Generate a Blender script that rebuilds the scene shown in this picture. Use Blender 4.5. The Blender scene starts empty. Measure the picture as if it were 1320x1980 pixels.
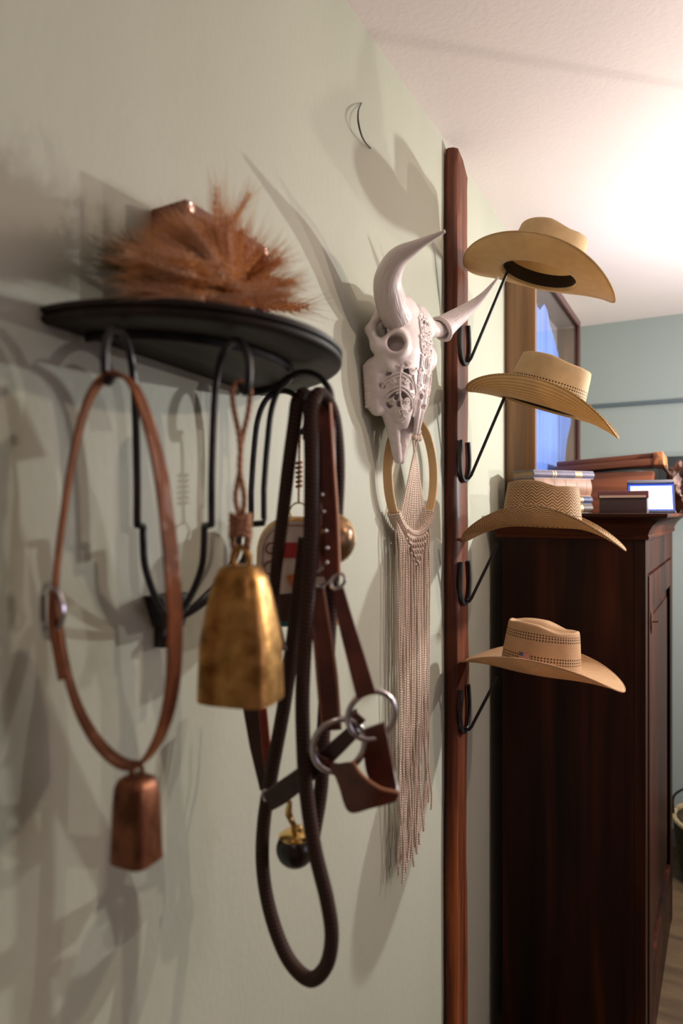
import bpy, bmesh, math, random
import numpy as np
from mathutils import Vector, Matrix, noise
random.seed(7)
SC = bpy.context.scene
COL = SC.collection
pi = math.pi

# ------------------------------------------------------------------ camera
F_PX = 1275.0                                   # focal length in pixels of the 1320 x 1980 frame
YAW = math.atan(705 / F_PX)
S, CO = math.sin(YAW), math.cos(YAW)
CAMX, CAMZ = 0.60, 1.65
cam_d = bpy.data.cameras.new('camera')
cam = bpy.data.objects.new('camera', cam_d); COL.objects.link(cam)
cam_d.sensor_fit = 'VERTICAL'; cam_d.sensor_height = 36.0; cam_d.sensor_width = 24.0
cam_d.lens = F_PX / 1980 * 36.0
cam_d.clip_start = 0.02
cam.location = (CAMX, 0, CAMZ); cam.rotation_euler = (pi / 2, 0, YAW)
cam_d.dof.use_dof = True; cam_d.dof.focus_distance = 1.55; cam_d.dof.aperture_fstop = 2.5
SC.camera = cam

# ------------------------------------------------------------------ world, lights, exposure
w = bpy.data.worlds.new('world'); SC.world = w; w.use_nodes = True
w.node_tree.nodes['Background'].inputs[0].default_value = (0.75, 0.85, 1.0, 1)
w.node_tree.nodes['Background'].inputs[1].default_value = 0.6

def lamp(name, loc, power, col, radius=0.03):
    d = bpy.data.lights.new(name, 'POINT'); d.energy = power; d.color = col; d.shadow_soft_size = radius
    o = bpy.data.objects.new(name, d); COL.objects.link(o); o.location = loc
    return o
def area(name, loc, rot, sx, sy, power, col):
    d = bpy.data.lights.new(name, 'AREA'); d.shape = 'RECTANGLE'; d.size = sx; d.size_y = sy; d.energy = power; d.color = col
    o = bpy.data.objects.new(name, d); COL.objects.link(o); o.location = loc; o.rotation_euler = rot
    return o
lamp('lamp_far', (1.05, 2.38, 1.97), 47, (1.0, 0.99, 0.97), 0.016)
lamp('lamp_mid', (1.45, 1.55, 2.24), 19, (1.0, 0.80, 0.64), 0.02)
lamp('lamp_near', (0.66, -0.60, 2.46), 2.4, (1.0, 0.78, 0.76), 0.015)
lamp('lamp_low', (1.85, 2.84, 1.75), 36, (1.0, 0.93, 0.86), 0.005)
area('added_fill_light', (3.35, 1.3, 1.6), (0, -pi / 2, pi), 1.2, 1.1, 4.5, (0.98, 0.72, 1.0))  # mauve fill added to tint and lift the shadows, no known window there
vs = SC.view_settings
vs.view_transform = 'Standard'; vs.look = 'None'; vs.gamma = 1.0; vs.use_curve_mapping = False; vs.exposure = 0.46
SC.cycles.use_denoising = True
SC.cycles.max_bounces = 8

# ------------------------------------------------------------------ unprojection helpers (pixel + one known coordinate -> world)
def ray(px, py):
    u = (px - 660) / F_PX; v = (990 - py) / F_PX
    return Vector((-S + u * CO, CO + u * S, v))
def atx(px, py, x):
    d = ray(px, py); t = (x - CAMX) / d.x
    return Vector((CAMX, 0, CAMZ)) + d * t
def aty(px, py, y):
    d = ray(px, py); t = y / d.y
    return Vector((CAMX, 0, CAMZ)) + d * t

# ------------------------------------------------------------------ materials
def nt(name):
    m = bpy.data.materials.new(name); m.use_nodes = True
    n = m.node_tree.nodes; l = m.node_tree.links
    return m, n, l, n['Principled BSDF']
def ramp(n, stops, interp='LINEAR'):
    r = n.new('ShaderNodeValToRGB'); e = r.color_ramp.elements
    r.color_ramp.interpolation = interp
    while len(e) < len(stops): e.new(0.5)
    for k, (p, c) in enumerate(stops):
        e[k].position = p; e[k].color = (*c, 1)
    return r
def mapping(n, l, scale, src='Object', rot=(0, 0, 0)):
    tc = n.new('ShaderNodeTexCoord'); mp = n.new('ShaderNodeMapping')
    mp.inputs['Scale'].default_value = scale; mp.inputs['Rotation'].default_value = rot
    l.new(tc.outputs[src], mp.inputs[0]); return mp
def bump(n, l, b, h, strength, dist):
    bp = n.new('ShaderNodeBump'); bp.inputs['Strength'].default_value = strength; bp.inputs['Distance'].default_value = dist
    l.new(h, bp.inputs['Height']); l.new(bp.outputs[0], b.inputs['Normal'])
def math_node(n, l, op, a, b=None, c=None):
    q = n.new('ShaderNodeMath'); q.operation = op
    for i, v in enumerate((a, b, c)):
        if v is None: continue
        if isinstance(v, (int, float)): q.inputs[i].default_value = v
        else: l.new(v, q.inputs[i])
    return q.outputs[0]

def noisy(name, c1, c2, scale=(20, 20, 20), detail=4, rough=0.6, metal=0.0, bumpd=0.0, lo=0.35, hi=0.65, mid=None, coat=0.0, spec=0.5, src='Object'):
    m, n, l, b = nt(name)
    mp = mapping(n, l, scale, src); t = n.new('ShaderNodeTexNoise'); t.inputs['Detail'].default_value = detail; t.inputs['Scale'].default_value = 1.0
    l.new(mp.outputs[0], t.inputs['Vector'])
    st = [(lo, c1), (hi, c2)] if mid is None else [(lo, c1), ((lo + hi) / 2, mid), (hi, c2)]
    r = ramp(n, st); l.new(t.outputs['Fac'], r.inputs[0]); l.new(r.outputs[0], b.inputs['Base Color'])
    b.inputs['Roughness'].default_value = rough; b.inputs['Metallic'].default_value = metal
    b.inputs['Coat Weight'].default_value = coat; b.inputs['Coat Roughness'].default_value = 0.15
    b.inputs['Specular IOR Level'].default_value = spec
    if bumpd: bump(n, l, b, t.outputs['Fac'], 0.8, bumpd)
    return m
def plain(name, c, rough=0.5, metal=0.0, emit=None, es=0):
    m, n, l, b = nt(name); b.inputs['Base Color'].default_value = (*c, 1)
    b.inputs['Roughness'].default_value = rough; b.inputs['Metallic'].default_value = metal
    if emit: b.inputs['Emission Color'].default_value = (*emit, 1); b.inputs['Emission Strength'].default_value = es
    return m
def wall_material(name, c1, c2, bd=0.0015):
    m, n, l, b = nt(name)
    mp = mapping(n, l, (1.2, 1.2, 0.5)); t = n.new('ShaderNodeTexNoise'); t.inputs['Scale'].default_value = 2.0; t.inputs['Detail'].default_value = 5
    l.new(mp.outputs[0], t.inputs['Vector'])
    r = ramp(n, [(0.3, c1), (0.7, c2)]); l.new(t.outputs['Fac'], r.inputs[0]); l.new(r.outputs[0], b.inputs['Base Color'])
    mp2 = mapping(n, l, (90, 90, 60)); t2 = n.new('ShaderNodeTexNoise'); t2.inputs['Scale'].default_value = 1.0; t2.inputs['Detail'].default_value = 3
    l.new(mp2.outputs[0], t2.inputs['Vector']); bump(n, l, b, t2.outputs['Fac'], 0.35, bd)
    b.inputs['Roughness'].default_value = 0.55; b.inputs['Specular IOR Level'].default_value = 0.3
    return m
M_WALL = wall_material('sage_wall_paint', (0.400, 0.412, 0.330), (0.445, 0.457, 0.370))
M_WALL3 = wall_material('brown_wall_paint', (0.20, 0.17, 0.15), (0.24, 0.205, 0.18))
M_WALL2 = wall_material('far_wall_paint', (0.225, 0.262, 0.248), (0.245, 0.282, 0.268))
M_CEIL = wall_material('ceiling_plaster', (0.73, 0.64, 0.61), (0.76, 0.67, 0.64), 0.002)
M_FLOOR = noisy('floor_boards', (0.07, 0.045, 0.025), (0.13, 0.085, 0.045), (3, 20, 3), rough=0.45)

def wood(name, dark, mid, light, axis='z', rough=0.35, coat=0.3, sc=1.0, bd=0.0006, spec=0.5):
    m, n, l, b = nt(name)
    s = {'z': (38 * sc, 38 * sc, 2.2 * sc), 'x': (2.2 * sc, 38 * sc, 38 * sc), 'y': (38 * sc, 2.2 * sc, 38 * sc)}[axis]
    mp = mapping(n, l, s); t = n.new('ShaderNodeTexNoise'); t.inputs['Detail'].default_value = 7; t.inputs['Scale'].default_value = 1.0; t.inputs['Distortion'].default_value = 0.6
    l.new(mp.outputs[0], t.inputs['Vector'])
    s2 = tuple(v * 0.16 for v in s)
    mp2 = mapping(n, l, s2); t2 = n.new('ShaderNodeTexNoise'); t2.inputs['Detail'].default_value = 4; t2.inputs['Scale'].default_value = 1.0
    l.new(mp2.outputs[0], t2.inputs['Vector'])
    mx = math_node(n, l, 'ADD', math_node(n, l, 'MULTIPLY', t.outputs['Fac'], 0.55), math_node(n, l, 'MULTIPLY', t2.outputs['Fac'], 0.45))
    r = ramp(n, [(0.36, dark), (0.5, mid), (0.66, light)]); l.new(mx, r.inputs[0]); l.new(r.outputs[0], b.inputs['Base Color'])
    b.inputs['Roughness'].default_value = rough; b.inputs['Coat Weight'].default_value = coat; b.inputs['Coat Roughness'].default_value = 0.2
    b.inputs['Specular IOR Level'].default_value = spec
    bump(n, l, b, t.outputs['Fac'], 0.6, bd)
    return m
M_PLANK = wood('plank_wood', (0.020, 0.0045, 0.002), (0.115, 0.029, 0.010), (0.32, 0.088, 0.025), 'z', 0.48, 0.04, bd=0.0012, spec=0.32)
M_CAB = wood('cabinet_wood', (0.005, 0.0012, 0.0006), (0.024, 0.005, 0.0018), (0.075, 0.016, 0.005), 'z', 0.45, 0.02, 0.5, spec=0.2)
M_CABX = wood('cabinet_cornice_wood', (0.014, 0.0035, 0.0016), (0.05, 0.011, 0.004), (0.12, 0.030, 0.009), 'x', 0.5, 0.0, 0.5, spec=0.2)
M_PINE = wood('brown_frame_wood', (0.075, 0.034, 0.011), (0.15, 0.070, 0.024), (0.25, 0.125, 0.045), 'z', 0.45, 0.15, 0.8)
M_CHEST = wood('chest_wood', (0.04, 0.012, 0.006), (0.13, 0.037, 0.016), (0.27, 0.085, 0.035), 'x', 0.42, 0.2, 0.7)
M_DARKFR = plain('dark_frame', (0.035, 0.018, 0.016), 0.35)
M_SHELF = wood('dark_shelf_wood', (0.008, 0.006, 0.005), (0.020, 0.015, 0.012), (0.050, 0.037, 0.032), 'y', 0.55, 0.0, 0.8, spec=0.3)
M_IRON = noisy('wrought_iron', (0.012, 0.011, 0.013), (0.03, 0.027, 0.031), (60, 60, 60), rough=0.42, metal=0.35, bumpd=0.0006)
M_BLACKIRON = noisy('black_iron', (0.006, 0.006, 0.008), (0.016, 0.016, 0.02), (70, 70, 70), rough=0.42, bumpd=0.0004)
M_REDBOX = wood('red_box_wood', (0.045, 0.008, 0.008), (0.115, 0.022, 0.020), (0.19, 0.045, 0.038), 'y', 0.45, 0.05, 0.8, spec=0.3)
M_SILVER = noisy('polished_metal', (0.55, 0.53, 0.55), (0.75, 0.72, 0.74), (30, 30, 30), rough=0.2, metal=1.0)
M_COPPERRIV = plain('rose_metal', (0.75, 0.52, 0.44), 0.3, 1.0)
M_STRAP = noisy('tan_leather', (0.14, 0.043, 0.014), (0.255, 0.085, 0.028), (30, 30, 30), rough=0.6, spec=0.3, bumpd=0.0004)
M_HALTER = noisy('burgundy_leather', (0.070, 0.016, 0.010), (0.135, 0.032, 0.018), (30, 30, 30), rough=0.33, bumpd=0.0004, coat=0.2)
M_HALTER2 = noisy('dark_leather', (0.030, 0.012, 0.008), (0.062, 0.025, 0.016), (30, 30, 30), rough=0.38, bumpd=0.0004)
M_REDLEATHER = noisy('red_leather', (0.16, 0.020, 0.010), (0.30, 0.045, 0.018), (30, 30, 30), rough=0.35)
M_STITCH = plain('leather_edge', (0.38, 0.155, 0.075), 0.5)
M_COPPER = noisy('aged_copper', (0.10, 0.035, 0.016), (0.33, 0.13, 0.065), (45, 45, 30), rough=0.42, metal=0.75, bumpd=0.0006)
M_GOLD = noisy('hammered_brass', (0.22, 0.105, 0.025), (0.62, 0.34, 0.11), (38, 38, 38), rough=0.36, metal=0.8, bumpd=0.0020, mid=(0.46, 0.245, 0.07))
M_BRASS = plain('bright_brass', (0.75, 0.52, 0.2), 0.22, 1.0)
M_BRONZE = noisy('brown_bronze', (0.08, 0.04, 0.018), (0.20, 0.11, 0.045), (30, 30, 30), rough=0.28, metal=0.8)
M_BLACKBALL = plain('black_lacquer', (0.015, 0.010, 0.008), 0.22)
M_BONE = noisy('white_bone_resin', (0.74, 0.655, 0.64), (0.82, 0.745, 0.725), (60, 60, 60), rough=0.42, bumpd=0.0008)
M_HOOP = wood('pale_hoop_wood', (0.55, 0.32, 0.14), (0.68, 0.42, 0.20), (0.78, 0.51, 0.26), 'z', 0.45, 0.1, 1.0)
M_WHEAT = noisy('dry_wheat', (0.62, 0.27, 0.075), (0.92, 0.53, 0.20), (25, 25, 25), rough=0.7)
M_WHEAT2 = noisy('pale_dry_wheat', (0.70, 0.42, 0.25), (0.95, 0.68, 0.46), (25, 25, 25), rough=0.7)
M_DRYGREEN = noisy('dark_dry_wheat', (0.07, 0.06, 0.025), (0.17, 0.12, 0.05), (25, 25, 25), rough=0.7)
def translucent(m, f):
    n, l = m.node_tree.nodes, m.node_tree.links; b = n['Principled BSDF']
    tr = n.new('ShaderNodeBsdfTranslucent'); ms = n.new('ShaderNodeMixShader'); ms.inputs[0].default_value = f
    l.new(b.inputs['Base Color'].links[0].from_socket, tr.inputs[0]); l.new(b.outputs[0], ms.inputs[1]); l.new(tr.outputs[0], ms.inputs[2])
    l.new(ms.outputs[0], n['Material Output'].inputs[0])
translucent(M_WHEAT, 0.3); translucent(M_WHEAT2, 0.3)
def glass_mat():
    m, n, l, b = nt('thin_glass')
    g = n.new('ShaderNodeBsdfGlossy'); g.inputs['Roughness'].default_value = 0.02
    t = n.new('ShaderNodeBsdfTransparent'); mx = n.new('ShaderNodeMixShader')
    fr = n.new('ShaderNodeLayerWeight'); fr.inputs[0].default_value = 0.5
    k = math_node(n, l, 'MULTIPLY_ADD', math_node(n, l, 'POWER', fr.outputs['Facing'], 4.0), 0.36, 0.03)
    l.new(k, mx.inputs[0]); l.new(t.outputs[0], mx.inputs[1]); l.new(g.outputs[0], mx.inputs[2])
    l.new(mx.outputs[0], n['Material Output'].inputs[0]); return m
M_GLASS = glass_mat()
def horn_mat():
    m, n, l, b = nt('horn_resin')
    mp = mapping(n, l, (1, 1, 1), 'UV')
    t = n.new('ShaderNodeTexNoise'); t.inputs['Scale'].default_value = 1.0; t.inputs['Detail'].default_value = 4
    mp.inputs['Scale'].default_value = (46, 40, 1); l.new(mp.outputs[0], t.inputs['Vector'])
    sx = n.new('ShaderNodeSeparateXYZ'); tc = n.new('ShaderNodeTexCoord'); l.new(tc.outputs['UV'], sx.inputs[0])
    fade = n.new('ShaderNodeMapRange'); fade.inputs[1].default_value = 0.10; fade.inputs[2].default_value = 0.17; fade.inputs[3].default_value = 1.0; fade.inputs[4].default_value = 0.0
    l.new(sx.outputs[1], fade.inputs[0])
    h = math_node(n, l, 'MULTIPLY', t.outputs['Fac'], fade.outputs[0])
    bump(n, l, b, h, 0.8, 0.0022)
    r = ramp(n, [(0.3, (0.66, 0.57, 0.56)), (0.55, (0.74, 0.655, 0.64))]); l.new(t.outputs['Fac'], r.inputs[0]); l.new(r.outputs[0], b.inputs['Base Color'])
    b.inputs['Roughness'].default_value = 0.4
    return m
M_HORN = horn_mat()
def rope_mat(name, c1, c2, scale, rough=0.75, bd=0.0015, twist=1.0):
    # twisted strands along a tube's own UV (u = turns round, v = metres along)
    m, n, l, b = nt(name)
    tc = n.new('ShaderNodeTexCoord'); sp = n.new('ShaderNodeSeparateXYZ'); l.new(tc.outputs['UV'], sp.inputs[0])
    ph = math_node(n, l, 'ADD', math_node(n, l, 'MULTIPLY', sp.outputs[1], scale), math_node(n, l, 'MULTIPLY', sp.outputs[0], twist))
    sn = math_node(n, l, 'SINE', math_node(n, l, 'MULTIPLY', ph, 2 * pi))
    f = math_node(n, l, 'MULTIPLY_ADD', sn, 0.5, 0.5)
    r = ramp(n, [(0.0, c1), (0.8, c2)]); l.new(f, r.inputs[0]); l.new(r.outputs[0], b.inputs['Base Color'])
    b.inputs['Roughness'].default_value = rough; b.inputs['Specular IOR Level'].default_value = 0.3
    bump(n, l, b, f, 0.9, bd); return m
M_ROPE = rope_mat('dark_braided_rope', (0.024, 0.012, 0.009), (0.058, 0.028, 0.020), 190, 0.75, 0.0004, 2)
M_TWINE = rope_mat('jute_twine', (0.22, 0.095, 0.05), (0.42, 0.21, 0.12), 130, 0.85, 0.001, 2)
M_CORD = rope_mat('cotton_cord', (0.60, 0.475, 0.39), (0.86, 0.725, 0.625), 190, 0.85, 0.0006, 1)

def straw(name, kind):
    m, n, l, b = nt(name)
    tc = n.new('ShaderNodeTexCoord'); sp = n.new('ShaderNodeSeparateXYZ'); l.new(tc.outputs['UV'], sp.inputs[0])
    u, v = sp.outputs[0], sp.outputs[1]
    nz = n.new('ShaderNodeTexNoise'); nz.inputs['Scale'].default_value = 40; nz.inputs['Detail'].default_value = 3; l.new(tc.outputs['UV'], nz.inputs['Vector'])
    if kind.startswith('zig'):
        pp = math_node(n, l, 'PINGPONG', u, 0.0115)
        ph = math_node(n, l, 'ADD', v, math_node(n, l, 'MULTIPLY', pp, 0.85))
        sn = math_node(n, l, 'SINE', math_node(n, l, 'MULTIPLY', ph, 2 * pi / 0.0074))
        f = math_node(n, l, 'MULTIPLY_ADD', sn, 0.5, 0.5)
        r = ramp(n, [(0.22, (0.23, 0.115, 0.048)), (0.52, (0.78, 0.56, 0.32))])
    elif kind.startswith('rows'):
        sn = math_node(n, l, 'SINE', math_node(n, l, 'MULTIPLY', v, 2 * pi / 0.0095))
        wv = math_node(n, l, 'SINE', math_node(n, l, 'MULTIPLY', math_node(n, l, 'ADD', u, math_node(n, l, 'MULTIPLY', v, 1.0)), 2 * pi / 0.0035))
        f0 = math_node(n, l, 'MULTIPLY_ADD', sn, 0.3, 0.55)
        f = math_node(n, l, 'ADD', f0, math_node(n, l, 'MULTIPLY', wv, 0.22))
        r = ramp(n, [(0.1, (0.52, 0.33, 0.13)), (0.8, (0.84, 0.62, 0.33))])
    else:
        wa = math_node(n, l, 'SINE', math_node(n, l, 'MULTIPLY', math_node(n, l, 'ADD', u, v), 2 * pi / 0.0064))
        wb = math_node(n, l, 'SINE', math_node(n, l, 'MULTIPLY', math_node(n, l, 'SUBTRACT', u, v), 2 * pi / 0.0064))
        f = math_node(n, l, 'MULTIPLY_ADD', math_node(n, l, 'MULTIPLY', wa, wb), 0.35, 0.55)
        pal = {'fine': ((0.56, 0.37, 0.165), (0.83, 0.63, 0.36)), 'warm': ((0.48, 0.27, 0.13), (0.80, 0.54, 0.32)), 'pale': ((0.58, 0.41, 0.195), (0.88, 0.70, 0.43))}[kind.split('_')[0]]
        r = ramp(n, [(0.15, pal[0]), (0.8, pal[1])])
    l.new(f, r.inputs[0])
    col = r.outputs[0]
    mixn = n.new('ShaderNodeMixRGB'); mixn.blend_type = 'MULTIPLY'; mixn.inputs[0].default_value = 0.35
    rn = ramp(n, [(0.3, (0.72, 0.68, 0.62)), (0.7, (1, 1, 1))]); l.new(nz.outputs['Fac'], rn.inputs[0])
    l.new(col, mixn.inputs[1]); l.new(rn.outputs[0], mixn.inputs[2]); col = mixn.outputs[0]
    if '_vent' in kind:
        # open-weave bands round the crown: rows of small dark gaps
        bands = {'warm_vent': [(0.026, 0.044), (0.078, 0.096)], 'pale_vent': [(0.016, 0.066)], 'zig_vent': [(0.024, 0.030)]}[kind]
        k = 2 * pi / 0.0135
        a1 = math_node(n, l, 'SINE', math_node(n, l, 'MULTIPLY', math_node(n, l, 'ADD', u, v), k))
        a2 = math_node(n, l, 'SINE', math_node(n, l, 'MULTIPLY', math_node(n, l, 'SUBTRACT', u, v), k))
        hole = math_node(n, l, 'GREATER_THAN', math_node(n, l, 'MULTIPLY', a1, a2), 0.33)
        tot = None
        for lo, hi in bands:
            q = math_node(n, l, 'MULTIPLY', math_node(n, l, 'GREATER_THAN', v, lo), math_node(n, l, 'LESS_THAN', v, hi))
            tot = q if tot is None else math_node(n, l, 'MAXIMUM', tot, q)
        mk = math_node(n, l, 'MULTIPLY', hole, tot)
        mx = n.new('ShaderNodeMixRGB'); l.new(mk, mx.inputs[0]); l.new(col, mx.inputs[1]); mx.inputs[2].default_value = (0.07, 0.035, 0.015, 1); col = mx.outputs[0]
    l.new(col, b.inputs['Base Color']); b.inputs['Roughness'].default_value = 0.6; b.inputs['Specular IOR Level'].default_value = 0.25
    bump(n, l, b, f, 0.5, 0.0008)
    tr = n.new('ShaderNodeBsdfTranslucent'); l.new(col, tr.inputs[0]); ms = n.new('ShaderNodeMixShader'); ms.inputs[0].default_value = 0.34
    l.new(b.outputs[0], ms.inputs[1]); l.new(tr.outputs[0], ms.inputs[2]); l.new(ms.outputs[0], n['Material Output'].inputs[0])
    return m

# ------------------------------------------------------------------ mesh builder
ORG = {}
def catmull(pts, n=8, closed=False):
    P = [Vector(p) for p in pts]; N = len(P); out = []
    rng = range(N) if closed else range(N - 1)
    for i in rng:
        p0 = P[(i - 1) % N] if (closed or i > 0) else P[0] * 2 - P[1]
        p1 = P[i]; p2 = P[(i + 1) % N]
        p3 = P[(i + 2) % N] if (closed or i + 2 < N) else P[-1] * 2 - P[-2]
        for k in range(n):
            t = k / n; t2 = t * t; t3 = t2 * t
            out.append(0.5 * ((2 * p1) + (p2 - p0) * t + (2 * p0 - 5 * p1 + 4 * p2 - p3) * t2 + (3 * p1 - p0 - 3 * p2 + p3) * t3))
    if not closed: out.append(P[-1].copy())
    return out
def lerpv(vals, s):
    n = len(vals) - 1; i = min(int(s * n), n - 1) if n > 0 else 0
    if n == 0: return vals[0]
    f = s * n - i; return vals[i] * (1 - f) + vals[i + 1] * f

class MB:
    def __init__(s): s.v = []; s.f = []; s.uv = []
    def add(s, vs, fs, uvs=None):
        o = len(s.v); s.v += [Vector(v) for v in vs]
        for k, f in enumerate(fs):
            s.f.append([i + o for i in f]); s.uv.append(uvs[k] if uvs else None)
        return s
    def box(s, lo, hi, mat=None, bev=0.0):
        lo, hi = Vector(lo), Vector(hi)
        if bev > 0:
            bm = bmesh.new(); bmesh.ops.create_cube(bm, size=1.0)
            bmesh.ops.scale(bm, vec=hi - lo, verts=bm.verts); bmesh.ops.translate(bm, vec=(hi + lo) / 2, verts=bm.verts)
            bmesh.ops.bevel(bm, geom=bm.edges[:], offset=bev, segments=2, affect='EDGES', profile=0.6)
            if mat: bmesh.ops.transform(bm, matrix=mat, verts=bm.verts)
            s.bm(bm); return s
        vs = [Vector((x, y, z)) for x in (lo.x, hi.x) for y in (lo.y, hi.y) for z in (lo.z, hi.z)]
        if mat: vs = [mat @ v for v in vs]
        return s.add(vs, [(0, 1, 3, 2), (4, 6, 7, 5), (0, 4, 5, 1), (2, 3, 7, 6), (0, 2, 6, 4), (1, 5, 7, 3)])
    def bm(s, bm):
        bm.verts.index_update(); s.add([v.co.copy() for v in bm.verts], [[v.index for v in f.verts] for f in bm.faces]); bm.free(); return s
    def tube(s, pts, r, sides=10, closed=False, cap=True, flat=1.0, up=None):
        P = [Vector(p) for p in pts]; N = len(P)
        R = [(lerpv(r, i / max(1, N - 1)) if isinstance(r, (list, tuple)) else r) for i in range(N)]
        T = []
        for i in range(N):
            a = P[(i - 1) % N] if (closed or i > 0) else P[i]; b = P[(i + 1) % N] if (closed or i < N - 1) else P[i]
            d = (b - a); T.append(d.normalized() if d.length > 1e-9 else Vector((0, 0, 1)))
        ref = Vector(up) if up else (Vector((0, 0, 1)) if abs(T[0].z) < 0.9 else Vector((1, 0, 0)))
        nrm = (ref - T[0] * ref.dot(T[0])).normalized(); vs = []; L = 0; Ls = []
        for i in range(N):
            if i: L += (P[i] - P[i - 1]).length
            Ls.append(L)
            if up: q = Vector(up)
            else: q = nrm
            q = q - T[i] * q.dot(T[i])
            if q.length < 1e-6: q = T[i].orthogonal()
            nrm = q.normalized(); bn = T[i].cross(nrm)
            for k in range(sides):
                a = 2 * pi * k / sides
                vs.append(P[i] + (nrm * math.cos(a) + bn * math.sin(a) * flat) * R[i])
        fs = []; uvs = []
        M = N if closed else N - 1
        for i in range(M):
            j = (i + 1) % N; l1 = Ls[i]; l2 = Ls[j] if j else L + (P[0] - P[-1]).length
            for k in range(sides):
                k2 = (k + 1) % sides
                fs.append((i * sides + k, i * sides + k2, j * sides + k2, j * sides + k))
                uvs.append(((k / sides, l1), ((k + 1) / sides, l1), ((k + 1) / sides, l2), (k / sides, l2)))
        if cap and not closed:
            fs.append(tuple(range(sides))[::-1]); uvs.append(None)
            fs.append(tuple((N - 1) * sides + k for k in range(sides))); uvs.append(None)
        return s.add(vs, fs, uvs)
    def ribbon(s, pts, wd, width, th, closed=False):
        # a strap: pts centre line, wd width direction(s), width value(s), thickness
        P = [Vector(p) for p in pts]; N = len(P); vs = []
        for i in range(N):
            sp = i / max(1, N - 1)
            a = P[(i - 1) % N] if (closed or i > 0) else P[i]; b = P[(i + 1) % N] if (closed or i < N - 1) else P[i]
            t = (b - a).normalized()
            d = lerpv([Vector(q) for q in wd], sp) if isinstance(wd, list) else Vector(wd)
            d = (d - t * d.dot(t)).normalized(); nn = t.cross(d)
            ww = (lerpv(width, sp) if isinstance(width, list) else width) / 2
            hh = th / 2; e = min(th * 0.3, ww * 0.3)
            for (p, q) in ((-ww, -hh + e), (-ww + e, -hh), (ww - e, -hh), (ww, -hh + e), (ww, hh - e), (ww - e, hh), (-ww + e, hh), (-ww, hh - e)):
                vs.append(P[i] + d * p + nn * q)
        fs = []
        for i in range(N if closed else N - 1):
            j = (i + 1) % N
            for k in range(8): fs.append((i * 8 + k, i * 8 + (k + 1) % 8, j * 8 + (k + 1) % 8, j * 8 + k))
        if not closed: fs.append(tuple(range(8))[::-1]); fs.append(tuple((N - 1) * 8 + k for k in range(8)))
        return s.add(vs, fs)
    def lathe(s, prof, sides=24, mat=None, sx=1.0, sy=1.0):
        vs = []; N = len(prof)
        for (r, z) in prof:
            for k in range(sides):
                a = 2 * pi * k / sides; vs.append(Vector((r * math.cos(a) * sx, r * math.sin(a) * sy, z)))
        if mat: vs = [mat @ v for v in vs]
        fs = [(i * sides + k, i * sides + (k + 1) % sides, (i + 1) * sides + (k + 1) % sides, (i + 1) * sides + k) for i in range(N - 1) for k in range(sides)]
        if prof[0][0] > 1e-5: fs.append(tuple(range(sides))[::-1])
        if prof[-1][0] > 1e-5: fs.append(tuple((N - 1) * sides + k for k in range(sides)))
        return s.add(vs, fs)
    def prism(s, poly, axis_vec):
        n = len(poly); a = Vector(axis_vec); P = [Vector(p) for p in poly]
        return s.add(P + [p + a for p in P], [tuple(range(n))[::-1], tuple(range(n, 2 * n))] + [(i, (i + 1) % n, n + (i + 1) % n, n + i) for i in range(n)])
    def ball(s, c, r, seg=12, rings=8, sc=(1, 1, 1)):
        c = Vector(c); vs = []; fs = []
        for i in range(rings + 1):
            a = pi * i / rings
            for k in range(seg):
                b = 2 * pi * k / seg
                vs.append(c + Vector((math.sin(a) * math.cos(b) * r * sc[0], math.sin(a) * math.sin(b) * r * sc[1], math.cos(a) * r * sc[2])))
        for i in range(rings):
            for k in range(seg): fs.append((i * seg + k, (i + 1) * seg + k, (i + 1) * seg + (k + 1) % seg, i * seg + (k + 1) % seg))
        return s.add(vs, fs)
    def build(s, name, mat, parent=None, smooth=True, loc=None, local=False, label=None, weld=True, sharp=40):
        """parent given: vertices are world points unless local=True."""
        org = ORG.get(parent.name, Vector((0, 0, 0))) if parent else (Vector(loc) if loc else Vector((0, 0, 0)))
        me = bpy.data.meshes.new(name)
        vs = s.v if local else [v - org for v in s.v]
        me.from_pydata([tuple(v) for v in vs], [], [tuple(f) for f in s.f])
        if any(s.uv):
            ul = me.uv_layers.new(name='UVMap'); li = 0
            for f, uv in zip(s.f, s.uv):
                for k in range(len(f)):
                    ul.data[li].uv = uv[k] if uv else (0, 0)
                    li += 1
        me.validate()
        bm = bmesh.new(); bm.from_mesh(me)
        if weld: bmesh.ops.remove_doubles(bm, verts=bm.verts, dist=1e-6)
        bmesh.ops.recalc_face_normals(bm, faces=bm.faces); bm.to_mesh(me); bm.free()
        if smooth:
            me.polygons.foreach_set('use_smooth', [True] * len(me.polygons))
            try: me.set_sharp_from_angle(angle=math.radians(sharp))
            except Exception: pass
        if mat: me.materials.append(mat)
        o = bpy.data.objects.new(name, me); COL.objects.link(o)
        if parent: o.parent = parent
        elif loc: o.location = loc
        ORG[o.name] = org
        if label: o['label'] = label
        return o
def tag(o, label, cat, group=None):
    o['label'] = label; o['category'] = cat
    if group: o['group'] = group
    return o
def thing(name, label, cat, loc, group=None):
    o = bpy.data.objects.new(name, None); COL.objects.link(o); o.location = loc; o.empty_display_size = 0.05
    ORG[o.name] = Vector(loc)
    return tag(o, label, cat, group)
def struct(o): o['kind'] = 'structure'; return o
def circle(c, r, a, b, n=28):
    c, a, b = Vector(c), Vector(a).normalized(), Vector(b).normalized()
    return [c + a * (r * math.cos(2 * pi * k / n)) + b * (r * math.sin(2 * pi * k / n)) for k in range(n)]

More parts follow.
